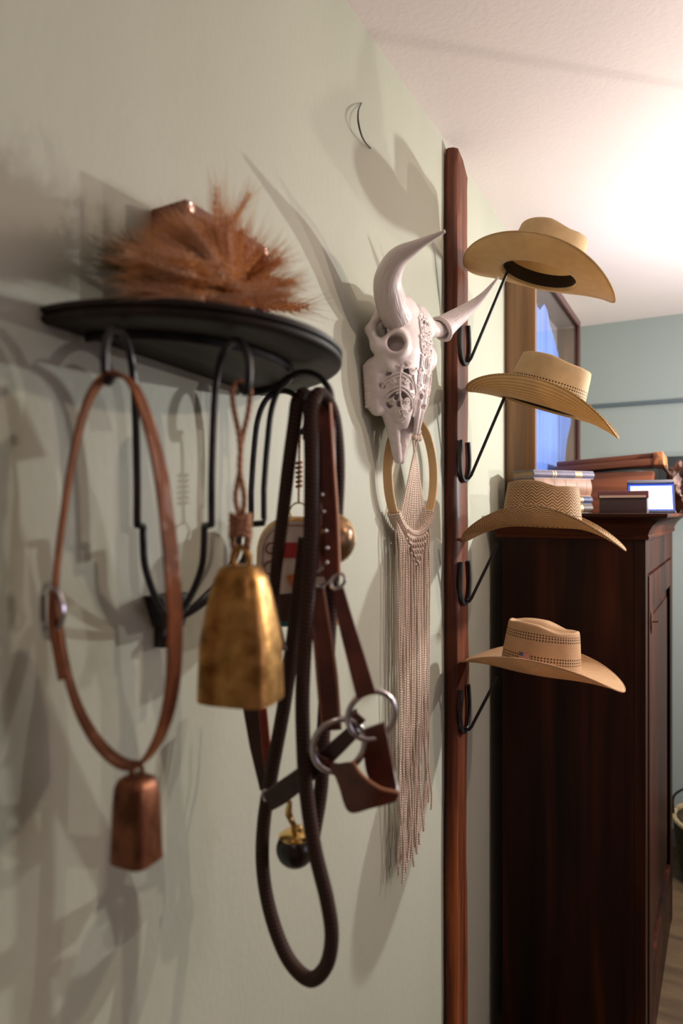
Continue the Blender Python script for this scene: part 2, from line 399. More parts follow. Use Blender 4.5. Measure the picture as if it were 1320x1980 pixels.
# ------------------------------------------------------------------ room
RX, RY0, RY1, RZ = 3.3, -1.6, 3.64, 2.624
struct(MB().box((-0.1, RY0, 0), (0, RY1, RZ)).build('wall_left', M_WALL, smooth=False))
struct(MB().box((-0.1, RY1, 0), (RX, RY1 + 0.1, RZ)).build('wall_far', M_WALL2, smooth=False))
struct(MB().box((-0.1, RY0 - 0.1, 0), (RX + 0.1, RY0, RZ)).build('wall_near', M_WALL3, smooth=False))
wr = MB()
WY0, WY1, WZ0, WZ1 = 0.75, 1.85, 1.0, 2.2  # opening made up in the unseen wall for the added fill light
wr.box((RX, RY0, 0), (RX + 0.1, WY0, RZ)).box((RX, WY1, 0), (RX + 0.1, RY1 + 0.1, RZ))
wr.box((RX, WY0, 0), (RX + 0.1, WY1, WZ0)).box((RX, WY0, WZ1), (RX + 0.1, WY1, RZ))
struct(wr.build('wall_right', M_WALL3, smooth=False))
struct(MB().box((-0.1, RY0 - 0.1, RZ), (RX + 0.1, RY1 + 0.1, RZ + 0.1)).build('ceiling', M_CEIL, smooth=False))
struct(MB().box((-0.1, RY0 - 0.1, -0.1), (RX + 0.1, RY1 + 0.1, 0)).build('floor', M_FLOOR, smooth=False))
struct(MB().box((0.0, RY1 - 0.018, 2.187), (RX, RY1, 2.207), bev=0.003).build('trim_1', plain('rail_paint', (0.075, 0.10, 0.115), 0.5)))

# pendant lamp hanging in the room (its cord and shade cast the soft band on wall and ceiling)
pen = thing('pendant_lamp', 'small dark dome pendant lamp hanging from the ceiling in the room', 'lamp', (1.30, 2.354, RZ))
MB().tube([(1.30, 2.354, RZ), (1.30, 2.354, 1.985)], 0.0055, 10).build('cord', M_BLACKIRON, pen)
MB().lathe([(0.006, 2.0), (0.012, 1.985), (0.016, 1.962), (0.034, 1.940), (0.050, 1.912), (0.048, 1.912), (0.031, 1.936), (0.0, 1.955)], 28, Matrix.Translation((1.30, 2.354, 0))).build('lamp_shade', M_BLACKIRON, pen)
# ------------------------------------------------------------------ half-round wall shelf with iron hooks
SHY, SHA, SHD, TILT = 0.641, 0.196, 0.221, -0.041
def shz(y): return 1.8368 + TILT * (y - SHY)
shelf = thing('wall_shelf', 'dark half-round wooden wall shelf with four wrought iron hooks underneath', 'shelf', (0, SHY, 1.8368))
def half_ring(a, d, z0, n=48):
    out = [(0.0, SHY - a * math.cos(pi * k / n), z0) if k in (0, n) else (d * math.sin(pi * k / n), SHY - a * math.cos(pi * k / n), z0) for k in range(n + 1)]
    return [Vector((x, y, z + TILT * (y - SHY))) for x, y, z in out]
prof = [(-0.010, 0.0), (-0.003, 0.0005), (0.0, 0.003), (0.0005, 0.007), (-0.003, 0.0085), (-0.0035, 0.010), (0.0005, 0.012), (0.001, 0.016), (-0.002, 0.0185), (-0.010, 0.019)]
mb = MB(); rings = [half_ring(SHA + e, SHD + e, 1.8368 + h) for e, h in prof]; n = len(rings[0])
vs = [v for r in rings for v in r]
fs = [(i * n + k, i * n + (k + 1) % n, (i + 1) * n + (k + 1) % n, (i + 1) * n + k) for i in range(len(rings) - 1) for k in range(n)]
fs += [tuple(range(n))[::-1], tuple((len(rings) - 1) * n + k for k in range(n))]
mb.add(vs, fs).build('top_board', M_SHELF, shelf, sharp=50)
# flat iron band bent round under the board
bandpts = [Vector((0.150 * math.sin(pi * k / 40), SHY - 0.150 * math.cos(pi * k / 40), shz(SHY - 0.150 * math.cos(pi * k / 40)) - 0.0045)) for k in range(1, 40)]
MB().ribbon(bandpts, (0, 0, 1), 0.009, 0.004).build('iron_band', M_IRON, shelf)
VB = Vector((0.022, 0.612, 1.545))
hook_spec = [  # rod x, y ; hook tip x, y
    ((0.060, 0.517), (0.104, 0.437)), ((0.120, 0.573), (0.196, 0.536)), ((0.110, 0.690), (0.192, 0.708)), ((0.040, 0.756), (0.098, 0.800))]
hook_tips = []
for (rx, ry), (tx, ty) in hook_spec:
    r = Vector((rx, ry, 0)); t = Vector((tx, ty, 0)); d = t - r
    inn = Vector((0, SHY - 0.01, 0)) - r; inn.normalize()
    zt = shz(ry) - 0.012
    P = [r + d * 0.80 + Vector((0, 0, zt - 0.048)), r + d * 0.93 + Vector((0, 0, zt - 0.056)), r + d * 1.02 + Vector((0, 0, zt - 0.045)), r + d * 1.0 + Vector((0, 0, zt - 0.022)),
         r + d * 0.80 + Vector((0, 0, zt - 0.003)), r + d * 0.52 + Vector((0, 0, zt + 0.002)), r + d * 0.25 + Vector((0, 0, zt - 0.010)), r + d * 0.08 + Vector((0, 0, zt - 0.04)), r + Vector((0, 0, zt - 0.09)), r + inn * 0.004 + Vector((0, 0, 1.68))]
    path = catmull(P, 7)
    e = r + inn * 0.004
    e2 = r + inn * 0.024
    b = VB - Vector((e2.x, e2.y, VB.z))
    path += [e + Vector((0, 0, 1.642)), e + Vector((0, 0, 1.636)), e2 + Vector((0, 0, 1.634)), e2 + Vector((0, 0, 1.628))]
    path += catmull([e2 + Vector((0, 0, 1.62)), e2 + b * 0.06 + Vector((0, 0, 1.59)), e2 + b * 0.32 + Vector((0, 0, 1.558)), e2 + b * 0.68 + Vector((0, 0, 1.530)), VB + Vector((0.002, 0, -0.030))], 6)
    MB().tube(path, 0.0042, 8).build('iron_hook', M_IRON, shelf)
    hook_tips.append(r + d * 0.93 + Vector((0, 0, zt - 0.056)))
mb = MB()
mb.prism([(0.002, 0.585, 1.548), (0.002, 0.640, 1.548), (0.002, 0.624, 1.508), (0.002, 0.600, 1.508)], (0.03, 0, 0))
mb.box((0.0, 0.604, 1.482), (0.016, 0.620, 1.525), bev=0.002)
br = mb.build('wall_bracket', M_IRON, shelf)
MB().ball((0.018, 0.613, 1.490), 0.008).build('knob', M_COPPER, br)

# ------------------------------------------------------------------ red box frame on the shelf
bx0, bx1, by0, by1 = 0.002, 0.058, 0.5975, 0.767
bz0 = shz(by0) + 0.0195; bz1 = 2.0225
fr = thing('shadow_box', 'small dark red wooden box frame behind the dried wheat', 'box frame', (0.03, 0.68, bz0))
mb = MB(); tk = 0.008
mb.box((bx0, by0, bz0), (bx1 - 0.006, by0 + tk, bz1)).box((bx0, by1 - tk, bz0), (bx1 - 0.006, by1, bz1))
mb.box((bx0, by0 + tk, bz0), (bx1 - 0.006, by1 - tk, bz0 + tk)).box((bx0, by0 + tk, bz1 - tk), (bx1 - 0.006, by1 - tk, bz1)).box((bx0, by0 + tk, bz0 + tk), (bx0 + 0.004, by1 - tk, bz1 - tk))
mb.build('case', M_REDBOX, fr, smooth=False)
mb = MB(); fw = 0.012
mb.box((bx1 - 0.006, by0, bz0), (bx1, by0 + fw, bz1)).box((bx1 - 0.006, by1 - fw, bz0), (bx1, by1, bz1))
mb.box((bx1 - 0.006, by0 + fw, bz0), (bx1, by1 - fw, bz0 + fw)).box((bx1 - 0.006, by0 + fw, bz1 - fw), (bx1, by1 - fw, bz1))
mb.build('front_frame', M_REDBOX, fr, smooth=False)
for yy in (by0 + 0.008, by1 - 0.008):
    for zz in (bz0 + 0.010, bz1 - 0.008):
        m4 = Matrix.Translation((bx1, yy, zz)) @ Matrix.Rotation(pi / 2, 4, 'Y')
        MB().lathe([(0.0066, -0.001), (0.0066, 0.0012), (0.0058, 0.0022), (0.0046, 0.0016), (0.0044, 0.0024), (0.0018, 0.003), (0.0, 0.003)], 18, m4).build('corner_rivet', M_COPPERRIV, fr)
MB().box((bx0 + 0.0045, by0 + 0.012, bz0 + 0.012), (bx0 + 0.0065, by1 - 0.012, bz1 - 0.012)).build('picture', noisy('old_photo', (0.05, 0.04, 0.04), (0.34, 0.29, 0.27), (16, 16, 16), rough=0.5, lo=0.42, hi=0.62), fr, smooth=False, label='faded grey picture')
MB().box((bx1 - 0.008, by0 + 0.010, bz0 + 0.010), (bx1 - 0.0065, by1 - 0.010, bz1 - 0.010)).build('glass_pane', M_GLASS, fr, smooth=False)

# ------------------------------------------------------------------ dried wheat on the shelf
def wheat_ear(seed, L=0.062, awn=0.048):
    r = random.Random(seed); mb = MB()
    mb.tube([(0, 0, -0.03), (0, 0, -0.01), (0, 0, L)], [0.0009, 0.0009, 0.0005], 5)
    k = 0; z = 0.0
    while z < L:
        for q in range(3):
            a = 2 * pi * q / 3 + k * 1.05; d = Vector((math.cos(a), math.sin(a), 0)); sc = 1 - 0.5 * max(0, z / L - 0.6)
            c = d * 0.0026 + Vector((0, 0, z)); up = (Vector((0, 0, 1)) + d * 0.35).normalized(); sd = up.cross(d).normalized()
            ln, wd = 0.0085 * sc, 0.0021 * sc
            V = [c, c + up * ln * 0.45 + d * wd, c + up * ln * 0.45 + sd * wd, c + up * ln * 0.45 - d * wd, c + up * ln * 0.45 - sd * wd, c + up * ln]
            mb.add(V, [(0, 2, 1), (0, 3, 2), (0, 4, 3), (0, 1, 4), (5, 1, 2), (5, 2, 3), (5, 3, 4), (5, 4, 1)])
            al = awn * r.uniform(0.6, 1.1); w = 0.00038
            tip = c + (up + d * r.uniform(-0.15, 0.12) + sd * r.uniform(-0.12, 0.12)).normalized() * al
            b = c + up * ln * 0.8; m = b.lerp(tip, 0.5) + d * 0.002
            mb.add([b + d * w, b + sd * w, b - d * w, b - sd * w, m + d * w * .7, m + sd * w * .7, m - d * w * .7, m - sd * w * .7, tip],
                   [(0, 1, 5, 4), (1, 2, 6, 5), (2, 3, 7, 6), (3, 0, 4, 7), (4, 5, 8), (5, 6, 8), (6, 7, 8), (7, 4, 8)])
        z += 0.0056; k += 1
    return mb
bunch = thing('dried_wheat_bunch', 'bunch of dried golden brown wheat ears lying on the half-round shelf', 'dried wheat', (0.11, 0.70, shz(0.70) + 0.019))
protos = []
for i in range(4):
    for m in (M_WHEAT, M_WHEAT2, M_DRYGREEN):
        if not protos: pass
        o = wheat_ear(i, 0.055 + 0.006 * i).build('wheat_ear', m, None, smooth=False, weld=False); protos.append((o.data, m)); bpy.data.objects.remove(o)
rw = random.Random(5)
# ear base pixel, ear direction in the picture plane (right, up), x distance from wall
def place_ear(px, py, dx, dy, x, depth, kind, scale=1.0):
    p = atx(px, py, x)
    right = Vector((CO, S, 0)); fwd = Vector((-S, CO, 0))
    d = (right * dx + Vector((0, 0, 1)) * dy + fwd * depth).normalized()
    pick = [q for q in protos if q[1] is kind]; me = rw.choice(pick)[0]
    o = bpy.data.objects.new('wheat_ear', me); COL.objects.link(o); o.parent = bunch
    q = d.to_track_quat('Z', 'X'); o.rotation_mode = 'QUATERNION'; o.rotation_quaternion = q
    o.location = p - ORG[bunch.name]; o.scale = (scale,) * 3
    return o
for i in range(175):
    a = rw.uniform(0.50, 1.0) * pi
    if rw.random() < 0.13: a = rw.uniform(0.15, 0.5) * pi
    rad = rw.uniform(4, 40) + 78 * max(0, -math.cos(a)) * rw.uniform(0.2, 1)
    px = 452 + math.cos(a) * rad; py = 582 - math.sin(a) * rad * 1.15 - rw.uniform(0, 28)
    if a < pi / 2: py = max(py, 528); px = min(px, 478)
    kind = M_WHEAT if rw.random() < 0.5 else M_WHEAT2
    place_ear(px, min(py, 583), math.cos(a) * 1.1 + rw.uniform(-0.35, 0.1), max(0.0, math.sin(a) * (0.55 if a > pi / 2 else 0.45) + rw.uniform(-0.3, 0.25)), rw.uniform(0.100, 0.160), rw.uniform(-0.45, 0.25), kind, rw.uniform(0.65, 0.95))
for i in range(10): place_ear(rw.uniform(300, 350), rw.uniform(520, 575), -1, rw.uniform(0.05, 0.7), rw.uniform(0.07, 0.09), rw.uniform(-0.5, 0.0), M_DRYGREEN, 0.9)
for i in range(26): place_ear(rw.uniform(395, 505), rw.uniform(568, 592), -1 if i % 3 else 0.8, rw.uniform(-0.05, 0.35), rw.uniform(0.11, 0.16), rw.uniform(-0.3, 0.2), M_WHEAT if i % 2 else M_WHEAT2, rw.uniform(0.6, 0.85))
place_ear(515, 588, 1, -0.03, 0.10, 0.1, M_WHEAT, 1.0); place_ear(505, 594, 1, -0.02, 0.11, 0.15, M_WHEAT, 0.9)
place_ear(433, 490, -0.1, 1, 0.11, 0, M_WHEAT, 0.8); place_ear(438, 452, 0.5, 0.9, 0.11, 0, M_WHEAT, 0.7); place_ear(420, 470, 0.0, 1, 0.12, 0, M_WHEAT2, 0.8)

# ------------------------------------------------------------------ strap with copper bell on the first hook
h1 = hook_tips[0]
belt = thing('bell_strap', 'tan leather bell collar with chrome buckle hanging from the first iron hook', 'strap', h1)
e = Vector((0.887, 0.461, 0)); wdir = Vector((0.461, -0.887, 0))
def beltp(px, py):
    # in the vertical plane through the hook, along e
    d = ray(px, py); nrm = wdir; o = Vector((CAMX, 0, CAMZ)); t = (Vector((h1.x, h1.y, 0)) - o).dot(nrm) / Vector((d.x, d.y, 0)).dot(nrm)
    return o + d * t
loop_px = [(224, 723), (258, 745), (286, 815), (308, 900), (322, 1000), (333, 1110), (338, 1220), (334, 1320), (318, 1400), (290, 1458), (262, 1480), (225, 1470), (185, 1430), (152, 1370), (130, 1300), (116, 1220), (108, 1150), (112, 1080), (125, 980), (142, 880), (165, 790), (190, 742)]
lp = catmull([beltp(*p) for p in loop_px], 5, closed=True)
wl = []
for k in range(len(lp)):
    s_ = k / len(lp)
    q_ = max(0.0, math.sin(pi * min(1, s_ / 0.5))); l_ = max(0.0, -math.sin(2 * pi * s_)) if s_ > 0.5 else 0
    wl.append(wdir.lerp(Vector((0.05, -1.0, 0.0)), q_).lerp(Vector((0.68, -0.73, 0)), l_))
MB().ribbon(lp, wl, 0.021, 0.0036, closed=True).build('strap', M_STRAP, belt)
wdir2 = Vector((0.62, -0.78, 0)); tocam = Vector((0.80, -0.60, 0))
over = catmull([beltp(*p) + Vector((0.003, -0.002, 0)) for p in [(104, 1140), (103, 1200), (113, 1260), (121, 1310)]], 6)
MB().ribbon(over, wdir2, [0.024, 0.024, 0.020], 0.005).build('strap_end', M_STRAP, belt)
tc_ = Vector((0.80, -0.60, 0))
bk = catmull([beltp(*p) + tc_ * o_ for p, o_ in (((93, 1128), 0.005), ((110, 1140), 0.009), ((119, 1162), 0.011), ((121, 1186), 0.011), ((113, 1210), 0.009), ((93, 1232), 0.005), ((84, 1210), -0.008), ((82, 1180), -0.010), ((84, 1150), -0.008))], 5, closed=True)
buck = MB().tube(bk, 0.0030, 8, closed=True).build('buckle', M_SILVER, belt, label='chrome buckle')
MB().tube([beltp(100, 1132) + tc_ * 0.008, beltp(104, 1180) + tc_ * 0.010, beltp(100, 1228) + tc_ * 0.008], 0.0016, 6).build('prong', M_SILVER, buck)

def bell_loft(c, rot, levels, n=40, power=3.0):
    """open-mouthed cow bell: levels = (z, half width, half depth) from the crown down; outer and inner skins."""
    mb = MB(); m4 = Matrix.Translation(c) @ Matrix.Rotation(rot, 4, 'Z')
    def ring(z, a, b):
        out = []
        for k in range(n):
            t = 2 * pi * k / n; ct, st = math.cos(t), math.sin(t)
            r = (abs(ct) ** power + abs(st) ** power) ** (-1 / power)
            out.append(m4 @ Vector((a * r * ct, b * r * st, z)))
        return out
    R = [ring(*L) for L in levels]
    R += [ring(levels[-1][0], levels[-1][1] - 0.002, levels[-1][2] - 0.002)] + [ring(z - 0.002, max(a - 0.002, 0.001), max(b - 0.002, 0.001)) for z, a, b in levels[::-1][1:]]
    vs = [v for r in R for v in r]
    fs = [(i * n + k, i * n + (k + 1) % n, (i + 1) * n + (k + 1) % n, (i + 1) * n + k) for i in range(len(R) - 1) for k in range(n)]
    fs += [tuple(range(n))[::-1], tuple((len(R) - 1) * n + k for k in range(n))]
    return mb.add(vs, fs)
cb = beltp(264, 1492)
cbell = thing('copper_bell', 'small aged copper cowbell under the tan leather collar', 'bell', cb)
bell_loft(cb, 0.07, [(-0.003, 0.009, 0.008), (-0.006, 0.0145, 0.0135), (-0.013, 0.0178, 0.0165), (-0.03, 0.0192, 0.018), (-0.06, 0.0203, 0.019), (-0.083, 0.0212, 0.0198)], power=4.0).build('bell_body', M_COPPER, cbell, sharp=60)
MB().tube(catmull([cb + Vector((-0.006, 0, -0.006)), cb + Vector((-0.007, 0, 0.004)), cb + Vector((0, 0, 0.008)), cb + Vector((0.007, 0, 0.004)), cb + Vector((0.006, 0, -0.006))], 5), 0.0022, 8).build('hanger_loop', M_COPPER, cbell)
MB().tube([cb + Vector((0, 0, -0.006)), cb + Vector((0, 0, -0.06))], 0.0012, 6).ball(cb + Vector((0, 0, -0.066)), 0.007).build('clapper', M_COPPER, cbell)

# ------------------------------------------------------------------ brass bell on twine from the second hook
h2 = hook_tips[1]
def p2(px, py, dx=0.0): return aty(px, py, h2.y + 0.004 + dx)
tw = thing('jute_cord', 'knotted jute cord looped over the second iron hook', 'cord', h2)
A1 = catmull([p2(448, 752), p2(452, 790), p2(463, 850), p2(464, 905), p2(455, 960), p2(463, 1000)], 6)
A2 = catmull([p2(448, 752, 0.004), p2(464, 738, 0.008), p2(483, 752, 0.008), p2(479, 800, 0.006), p2(468, 850, 0.004), p2(463, 905, -0.004), p2(472, 960, -0.004), p2(468, 1000)], 6)
MB().tube(A1, 0.0028, 8).build('strand', M_TWINE, tw); MB().tube(A2, 0.0028, 8).build('strand', M_TWINE, tw)
mb = MB()
kc = p2(465, 1015)
for q in range(5):
    mb.tube(catmull([kc + Vector((0.0095 * math.cos(a), 0.0095 * math.sin(a), 0.008 - 0.0045 * q + 0.002 * math.sin(a * 2 + q))) for a in [2 * pi * k / 9 for k in range(9)]], 3, closed=True), 0.0032, 8, closed=True)
mb.build('knot', M_TWINE, tw)
MB().tube(catmull([p2(458, 1010), p2(450, 1045), p2(455, 1072)], 5), 0.0030, 8).tube(catmull([p2(472, 1010), p2(480, 1045), p2(474, 1072)], 5), 0.0030, 8).build('loop_end', M_TWINE, tw)
gb = p2(466, 1092)
gbell = thing('brass_cowbell', 'large hammered golden brass cowbell hanging on a jute cord', 'bell', gb)
bell_loft(gb, 0.20, [(0.0, 0.014, 0.011), (-0.003, 0.0205, 0.0165), (-0.014, 0.0255, 0.0215), (-0.045, 0.0325, 0.0285), (-0.08, 0.0385, 0.033), (-0.115, 0.0398, 0.0343), (-0.137, 0.0405, 0.0350)], power=3.8).build('bell_body', M_GOLD, gbell, sharp=60)
MB().tube(catmull([gb + Vector((-0.009, 0, -0.002)), gb + Vector((-0.010, 0, 0.010)), gb + Vector((0, 0, 0.018)), gb + Vector((0.010, 0, 0.010)), gb + Vector((0.009, 0, -0.002))], 5), 0.0034, 8).build('hanger_loop', M_GOLD, gbell)
MB().tube([gb + Vector((0, 0, -0.004)), gb + Vector((0, 0, -0.10))], 0.0015, 6).ball(gb + Vector((0, 0, -0.11)), 0.010).build('clapper', M_GOLD, gbell)

# ------------------------------------------------------------------ lead rope and halter on the third hook
h3 = hook_tips[2]
HY = h3.y
def p3(px, py, dy=0.0): return aty(px, py, HY + dy)
rope = thing('lead_rope', 'thick dark brown braided rope looped over the third iron hook', 'rope', h3)
main = [p3(606, 1615, 0.02), p3(621, 1520, 0.03), p3(626, 1400, 0.035), p3(638, 1200, 0.04), p3(649, 1010, 0.035), p3(653, 900, 0.02), p3(646, 815, 0.008), p3(630, 772, -0.004), p3(612, 764, -0.018), p3(601, 800, -0.026), p3(602, 900, -0.026), p3(600, 1050, -0.026), p3(592, 1200, -0.026), p3(585, 1330, -0.026), p3(586, 1430, -0.026), p3(592, 1530, -0.024), p3(608, 1640, -0.018), p3(632, 1740, -0.01), p3(641, 1810, -0.005), p3(630, 1868, 0), p3(598, 1893, 0.004), p3(556, 1852, 0.006), p3(524, 1770, 0.006), p3(508, 1680, 0.006), p3(510, 1590, 0.006), p3(526, 1490, 0.006), p3(548, 1370, 0.004), p3(562, 1270, 0.0), p3(576, 1160, -0.004), p3(590, 1040, -0.004)]
MB().tube(catmull(main, 9), 0.0092, 14).build('rope_loop', M_ROPE, rope)
tail = [p3(598, 850, 0.012), p3(600, 790, 0.004), p3(590, 764, -0.01), p3(576, 775, -0.022), p3(569, 820, -0.027), p3(558, 900, -0.028), p3(545, 1010, -0.028), p3(532, 1120, -0.028), p3(532, 1190, -0.028), p3(547, 1258, -0.028)]
MB().tube(catmull(tail, 9), [0.0092, 0.0092, 0.0092, 0.0088, 0.0085, 0.008, 0.006, 0.005], 14).build('rope_tail', M_ROPE, rope)

halter = thing('horse_halter', 'dark red leather horse halter with chrome rings on the third iron hook', 'halter', h3)
W1 = Vector((0.80, 0.55, 0)); W2 = Vector((CO, S, 0))
def strap(pts, wd, width, name, mat=M_HALTER, th=0.0036, n=7):
    return MB().ribbon(catmull(pts, n), wd, width, th).build(name, mat, halter)
strap([p3(626, 772, 0.002), p3(622, 900, 0.0), p3(620, 1000, 0.0), p3(616, 1115, 0.0)], Vector((0.7, 0.7, 0)), 0.021, 'crown_strap')
strap([p3(632, 776, -0.004), p3(634, 900, -0.006), p3(638, 1000, -0.006), p3(642, 1120, -0.006)], Vector((0.75, 0.6, 0)), 0.019, 'crown_strap')
strap([p3(618, 776, -0.012), p3(615, 900, -0.012), p3(611, 1000, -0.012), p3(608, 1110, -0.012)], Vector((0.5, 0.8, 0)), 0.014, 'crown_strap')
strap([p3(638, 780, -0.010), p3(644, 880, -0.012), p3(652, 1000, -0.012), p3(656, 1110, -0.012)], Vector((-0.35, 0.9, 0)), 0.010, 'crown_strap', M_STITCH, 0.003)
for px, py in ((622, 957), (625, 990), (629, 1027), (631, 1060), (631, 1088)):
    c = p3(px, py, -0.013); MB().ball(c, 0.0032, 10, 6).build('stud', M_SILVER, halter, label='chrome stud')
for (px, py, r) in ((621, 1116, 0.0115), (653, 1124, 0.009)):
    c = p3(px, py, -0.012)
    MB().tube(circle(c, r, Vector((0.75, 0.5, 0.25)), (0, 0.2, 1), 24), 0.0022, 8, closed=True).build('buckle_ring', M_SILVER, halter, label='small chrome ring')
strap([p3(612, 1135, -0.012), p3(622, 1220, -0.012), p3(632, 1310, -0.012), p3(640, 1412, -0.012)], W2, [0.019, 0.024, 0.027, 0.026], 'cheek_strap')
strap([p3(654, 1138, -0.004), p3(668, 1200, -0.004), p3(686, 1265, -0.004), p3(708, 1345, -0.004)], W2, [0.014, 0.019, 0.022, 0.024], 'cheek_strap')
for sgn in (-1, 1):
    o1 = W2 * (0.0105 * sgn)
    MB().tube(catmull([p + o1 * f + Vector((0.0012, -0.0026, 0)) for p, f in zip([p3(612, 1135, -0.012), p3(622, 1220, -0.012), p3(632, 1310, -0.012), p3(640, 1405, -0.012)], (0.7, 0.92, 1.05, 1.0))], 6), 0.0007, 6).build('stitching', M_STITCH, halter, label='pale stitching')
r1 = p3(655, 1441, -0.014); r2 = p3(718, 1383, 0.002)
MB().tube(circle(r1, 0.0315, Vector((0.83, 0.54, 0.12)), (0, 0, 1), 36), 0.0042, 10, closed=True).build('halter_ring', M_SILVER, halter, label='large chrome ring')
MB().tube(circle(r2, 0.0285, Vector((0.83, 0.54, 0.12)), (0, 0, 1), 36), 0.0038, 10, closed=True).build('halter_ring', M_SILVER, halter, label='large chrome ring')
# noseband: a U of wide leather from the first ring round to the second
def band(L_, R_, th):
    """a leather panel between two edge lines, given thickness."""
    L_, R_ = catmull(L_, 6), catmull(R_, 6); N_ = len(L_); vs = []; fs = []
    for i_ in range(N_):
        a_, b_ = L_[i_], R_[i_]; t_ = (L_[min(i_ + 1, N_ - 1)] + R_[min(i_ + 1, N_ - 1)] - L_[max(i_ - 1, 0)] - R_[max(i_ - 1, 0)]).normalized()
        nn = t_.cross((b_ - a_).normalized()).normalized() * th / 2
        vs += [a_ - nn, b_ - nn, b_ + nn, a_ + nn]
    for i_ in range(N_ - 1):
        for k in range(4): fs.append((i_ * 4 + k, i_ * 4 + (k + 1) % 4, i_ * 4 + 4 + (k + 1) % 4, i_ * 4 + 4 + k))
    fs += [(3, 2, 1, 0), tuple((N_ - 1) * 4 + k for k in range(4))]
    return MB().add(vs, fs)
ntop = [p3(626, 1466, -0.014), p3(650, 1476, -0.022), p3(681, 1474, -0.028), p3(698, 1500, -0.032), p3(733, 1526, -0.030), p3(766, 1534, -0.020)]
nbot = [p3(622, 1484, -0.014), p3(646, 1496, -0.022), p3(657, 1520, -0.028), p3(676, 1569, -0.032), p3(720, 1561, -0.030), p3(766, 1548, -0.020)]
nb_ = band(ntop, nbot, 0.0044).build('noseband', M_HALTER, halter, sharp=30)
MB().tube(catmull([p + Vector((0, 0, 0.0012)) for p in ntop[2:]], 6), 0.0022, 8).build('cut_edge', M_STITCH, nb_, label='paler cut leather edge')
bl_ = [p3(705, 1409, 0.0), p3(704, 1450, 0.006), p3(712, 1500, 0.006), p3(740, 1540, -0.006), p3(762, 1549, -0.018)]
br_ = [p3(742, 1396, 0.0), p3(752, 1440, 0.006), p3(762, 1490, 0.006), p3(769, 1525, -0.006), p3(768, 1535, -0.018)]
band(bl_, br_, 0.0042).build('noseband', M_HALTER, halter, sharp=30)
strap([p3(690, 1408, -0.008), p3(640, 1455, -0.010), p3(590, 1498, -0.012), p3(545, 1532, -0.012), p3(518, 1550, -0.012)], Vector((0.3, 0, 1)), [0.016, 0.020, 0.024, 0.027, 0.024], 'chin_strap', M_HALTER2, 0.005)
strap([p3(632, 1480, -0.018), p3(612, 1470, -0.020), p3(606, 1448, -0.016)], Vector((0.2, 0, 1)), [0.018, 0.018, 0.014], 'ring_tab')
strap([p3(700, 1400, -0.002), p3(688, 1388, -0.004), p3(684, 1375, 0)], Vector((0.5, 0, 1)), [0.014, 0.014, 0.012], 'ring_tab')
strap([p3(488, 1360, 0.02), p3(500, 1440, 0.02), p3(514, 1526, 0.01)], W2, [0.028, 0.025, 0.016], 'strap_tail', M_HALTER2)
strap([p3(508, 1370, 0.014), p3(514, 1440, 0.014), p3(520, 1520, 0.004)], W2, [0.011, 0.012, 0.008], 'strap_tail', M_REDLEATHER)
MB().ball(p3(515, 1543, -0.004), 0.005, 10, 6).tube(circle(p3(516, 1536, -0.008), 0.006, W2, (0, 0, 1), 14), 0.0014, 6, closed=True).build('snap', M_SILVER, halter, label='small chrome snap')
# round black bell with brass yoke under the halter
jb = p3(571, 1640, 0.020)
jing = thing('sleigh_bell', 'round black bell with brass yoke hanging below the halter chin strap', 'bell', jb)
MB().ball(jb, 0.0255, 20, 14, (1, 1, 0.96)).build('ball', M_BLACKBALL, jing)
MB().lathe([(0.021, 0.0145), (0.022, 0.017), (0.016, 0.0215), (0.006, 0.0245), (0.0, 0.025)], 20, Matrix.Translation(jb)).build('cap', M_BRASS, jing, label='brass cap')
MB().tube(catmull([jb + Vector((0, 0, 0.024)), p3(566, 1592, 0.008), p3(558, 1572, 0.004), p3(560, 1552, -0.006)], 5), [0.006, 0.0036, 0.005, 0.0034], 8).ball(p3(578, 1602, 0.004), 0.005, 8, 6).build('yoke', M_BRASS, jing, label='brass yoke')

# ------------------------------------------------------------------ painted bell hanging on the fourth hook, half hidden by the ropes
h4 = hook_tips[3]
PBY = 0.800
def p4(px, py, dy=0.0): return aty(px, py, PBY + dy)
pb = p4(572, 1008)
pbell = thing('painted_bell', 'cream painted bell with red scrolls and gilt rim behind the ropes', 'bell', pb)
n_ = 26; outl = []
PBW, PBH = 0.052, 0.150
for k in range(n_ + 1):
    a = pi * k / n_; outl.append((PBW * math.copysign(abs(math.cos(a)) ** 0.75, math.cos(a)), -0.050 + 0.050 * abs(math.sin(a)) ** 0.9))
outl = [(PBW * 1.04, -PBH)] + outl + [(-PBW * 1.04, -PBH)]
ex = Vector((0.90, 0.43, 0)); ey = Vector((0.43, -0.90, 0))
poly = [pb + ex * a + Vector((0, 0, b)) for a, b in outl]
MB().prism([p - ey * 0.012 for p in poly], ey * 0.024).build('bell_body', noisy('cream_enamel', (0.60, 0.50, 0.40), (0.70, 0.60, 0.50), (12, 12, 12), rough=0.25, coat=0.5), pbell, sharp=30)
MB().tube(poly[0:1] + catmull(poly[1:-1], 3) + poly[-1:], 0.0042, 8, flat=3.4, up=None).build('gilt_rim', M_GOLD, pbell, label='gilt rim')
zz = lambda a, b: pb + ex * a + Vector((0, 0, b)) + ey * 0.0125
M_RED = plain('red_enamel', (0.42, 0.035, 0.03), 0.3); M_SCR = plain('maroon_paint', (0.20, 0.03, 0.02), 0.4)
MB().prism([zz(-0.022, -0.030), zz(0.022, -0.030), zz(0.022, -0.052), zz(-0.022, -0.052)], ey * 0.0012).build('red_band', M_RED, pbell, smooth=False, label='red painted band')
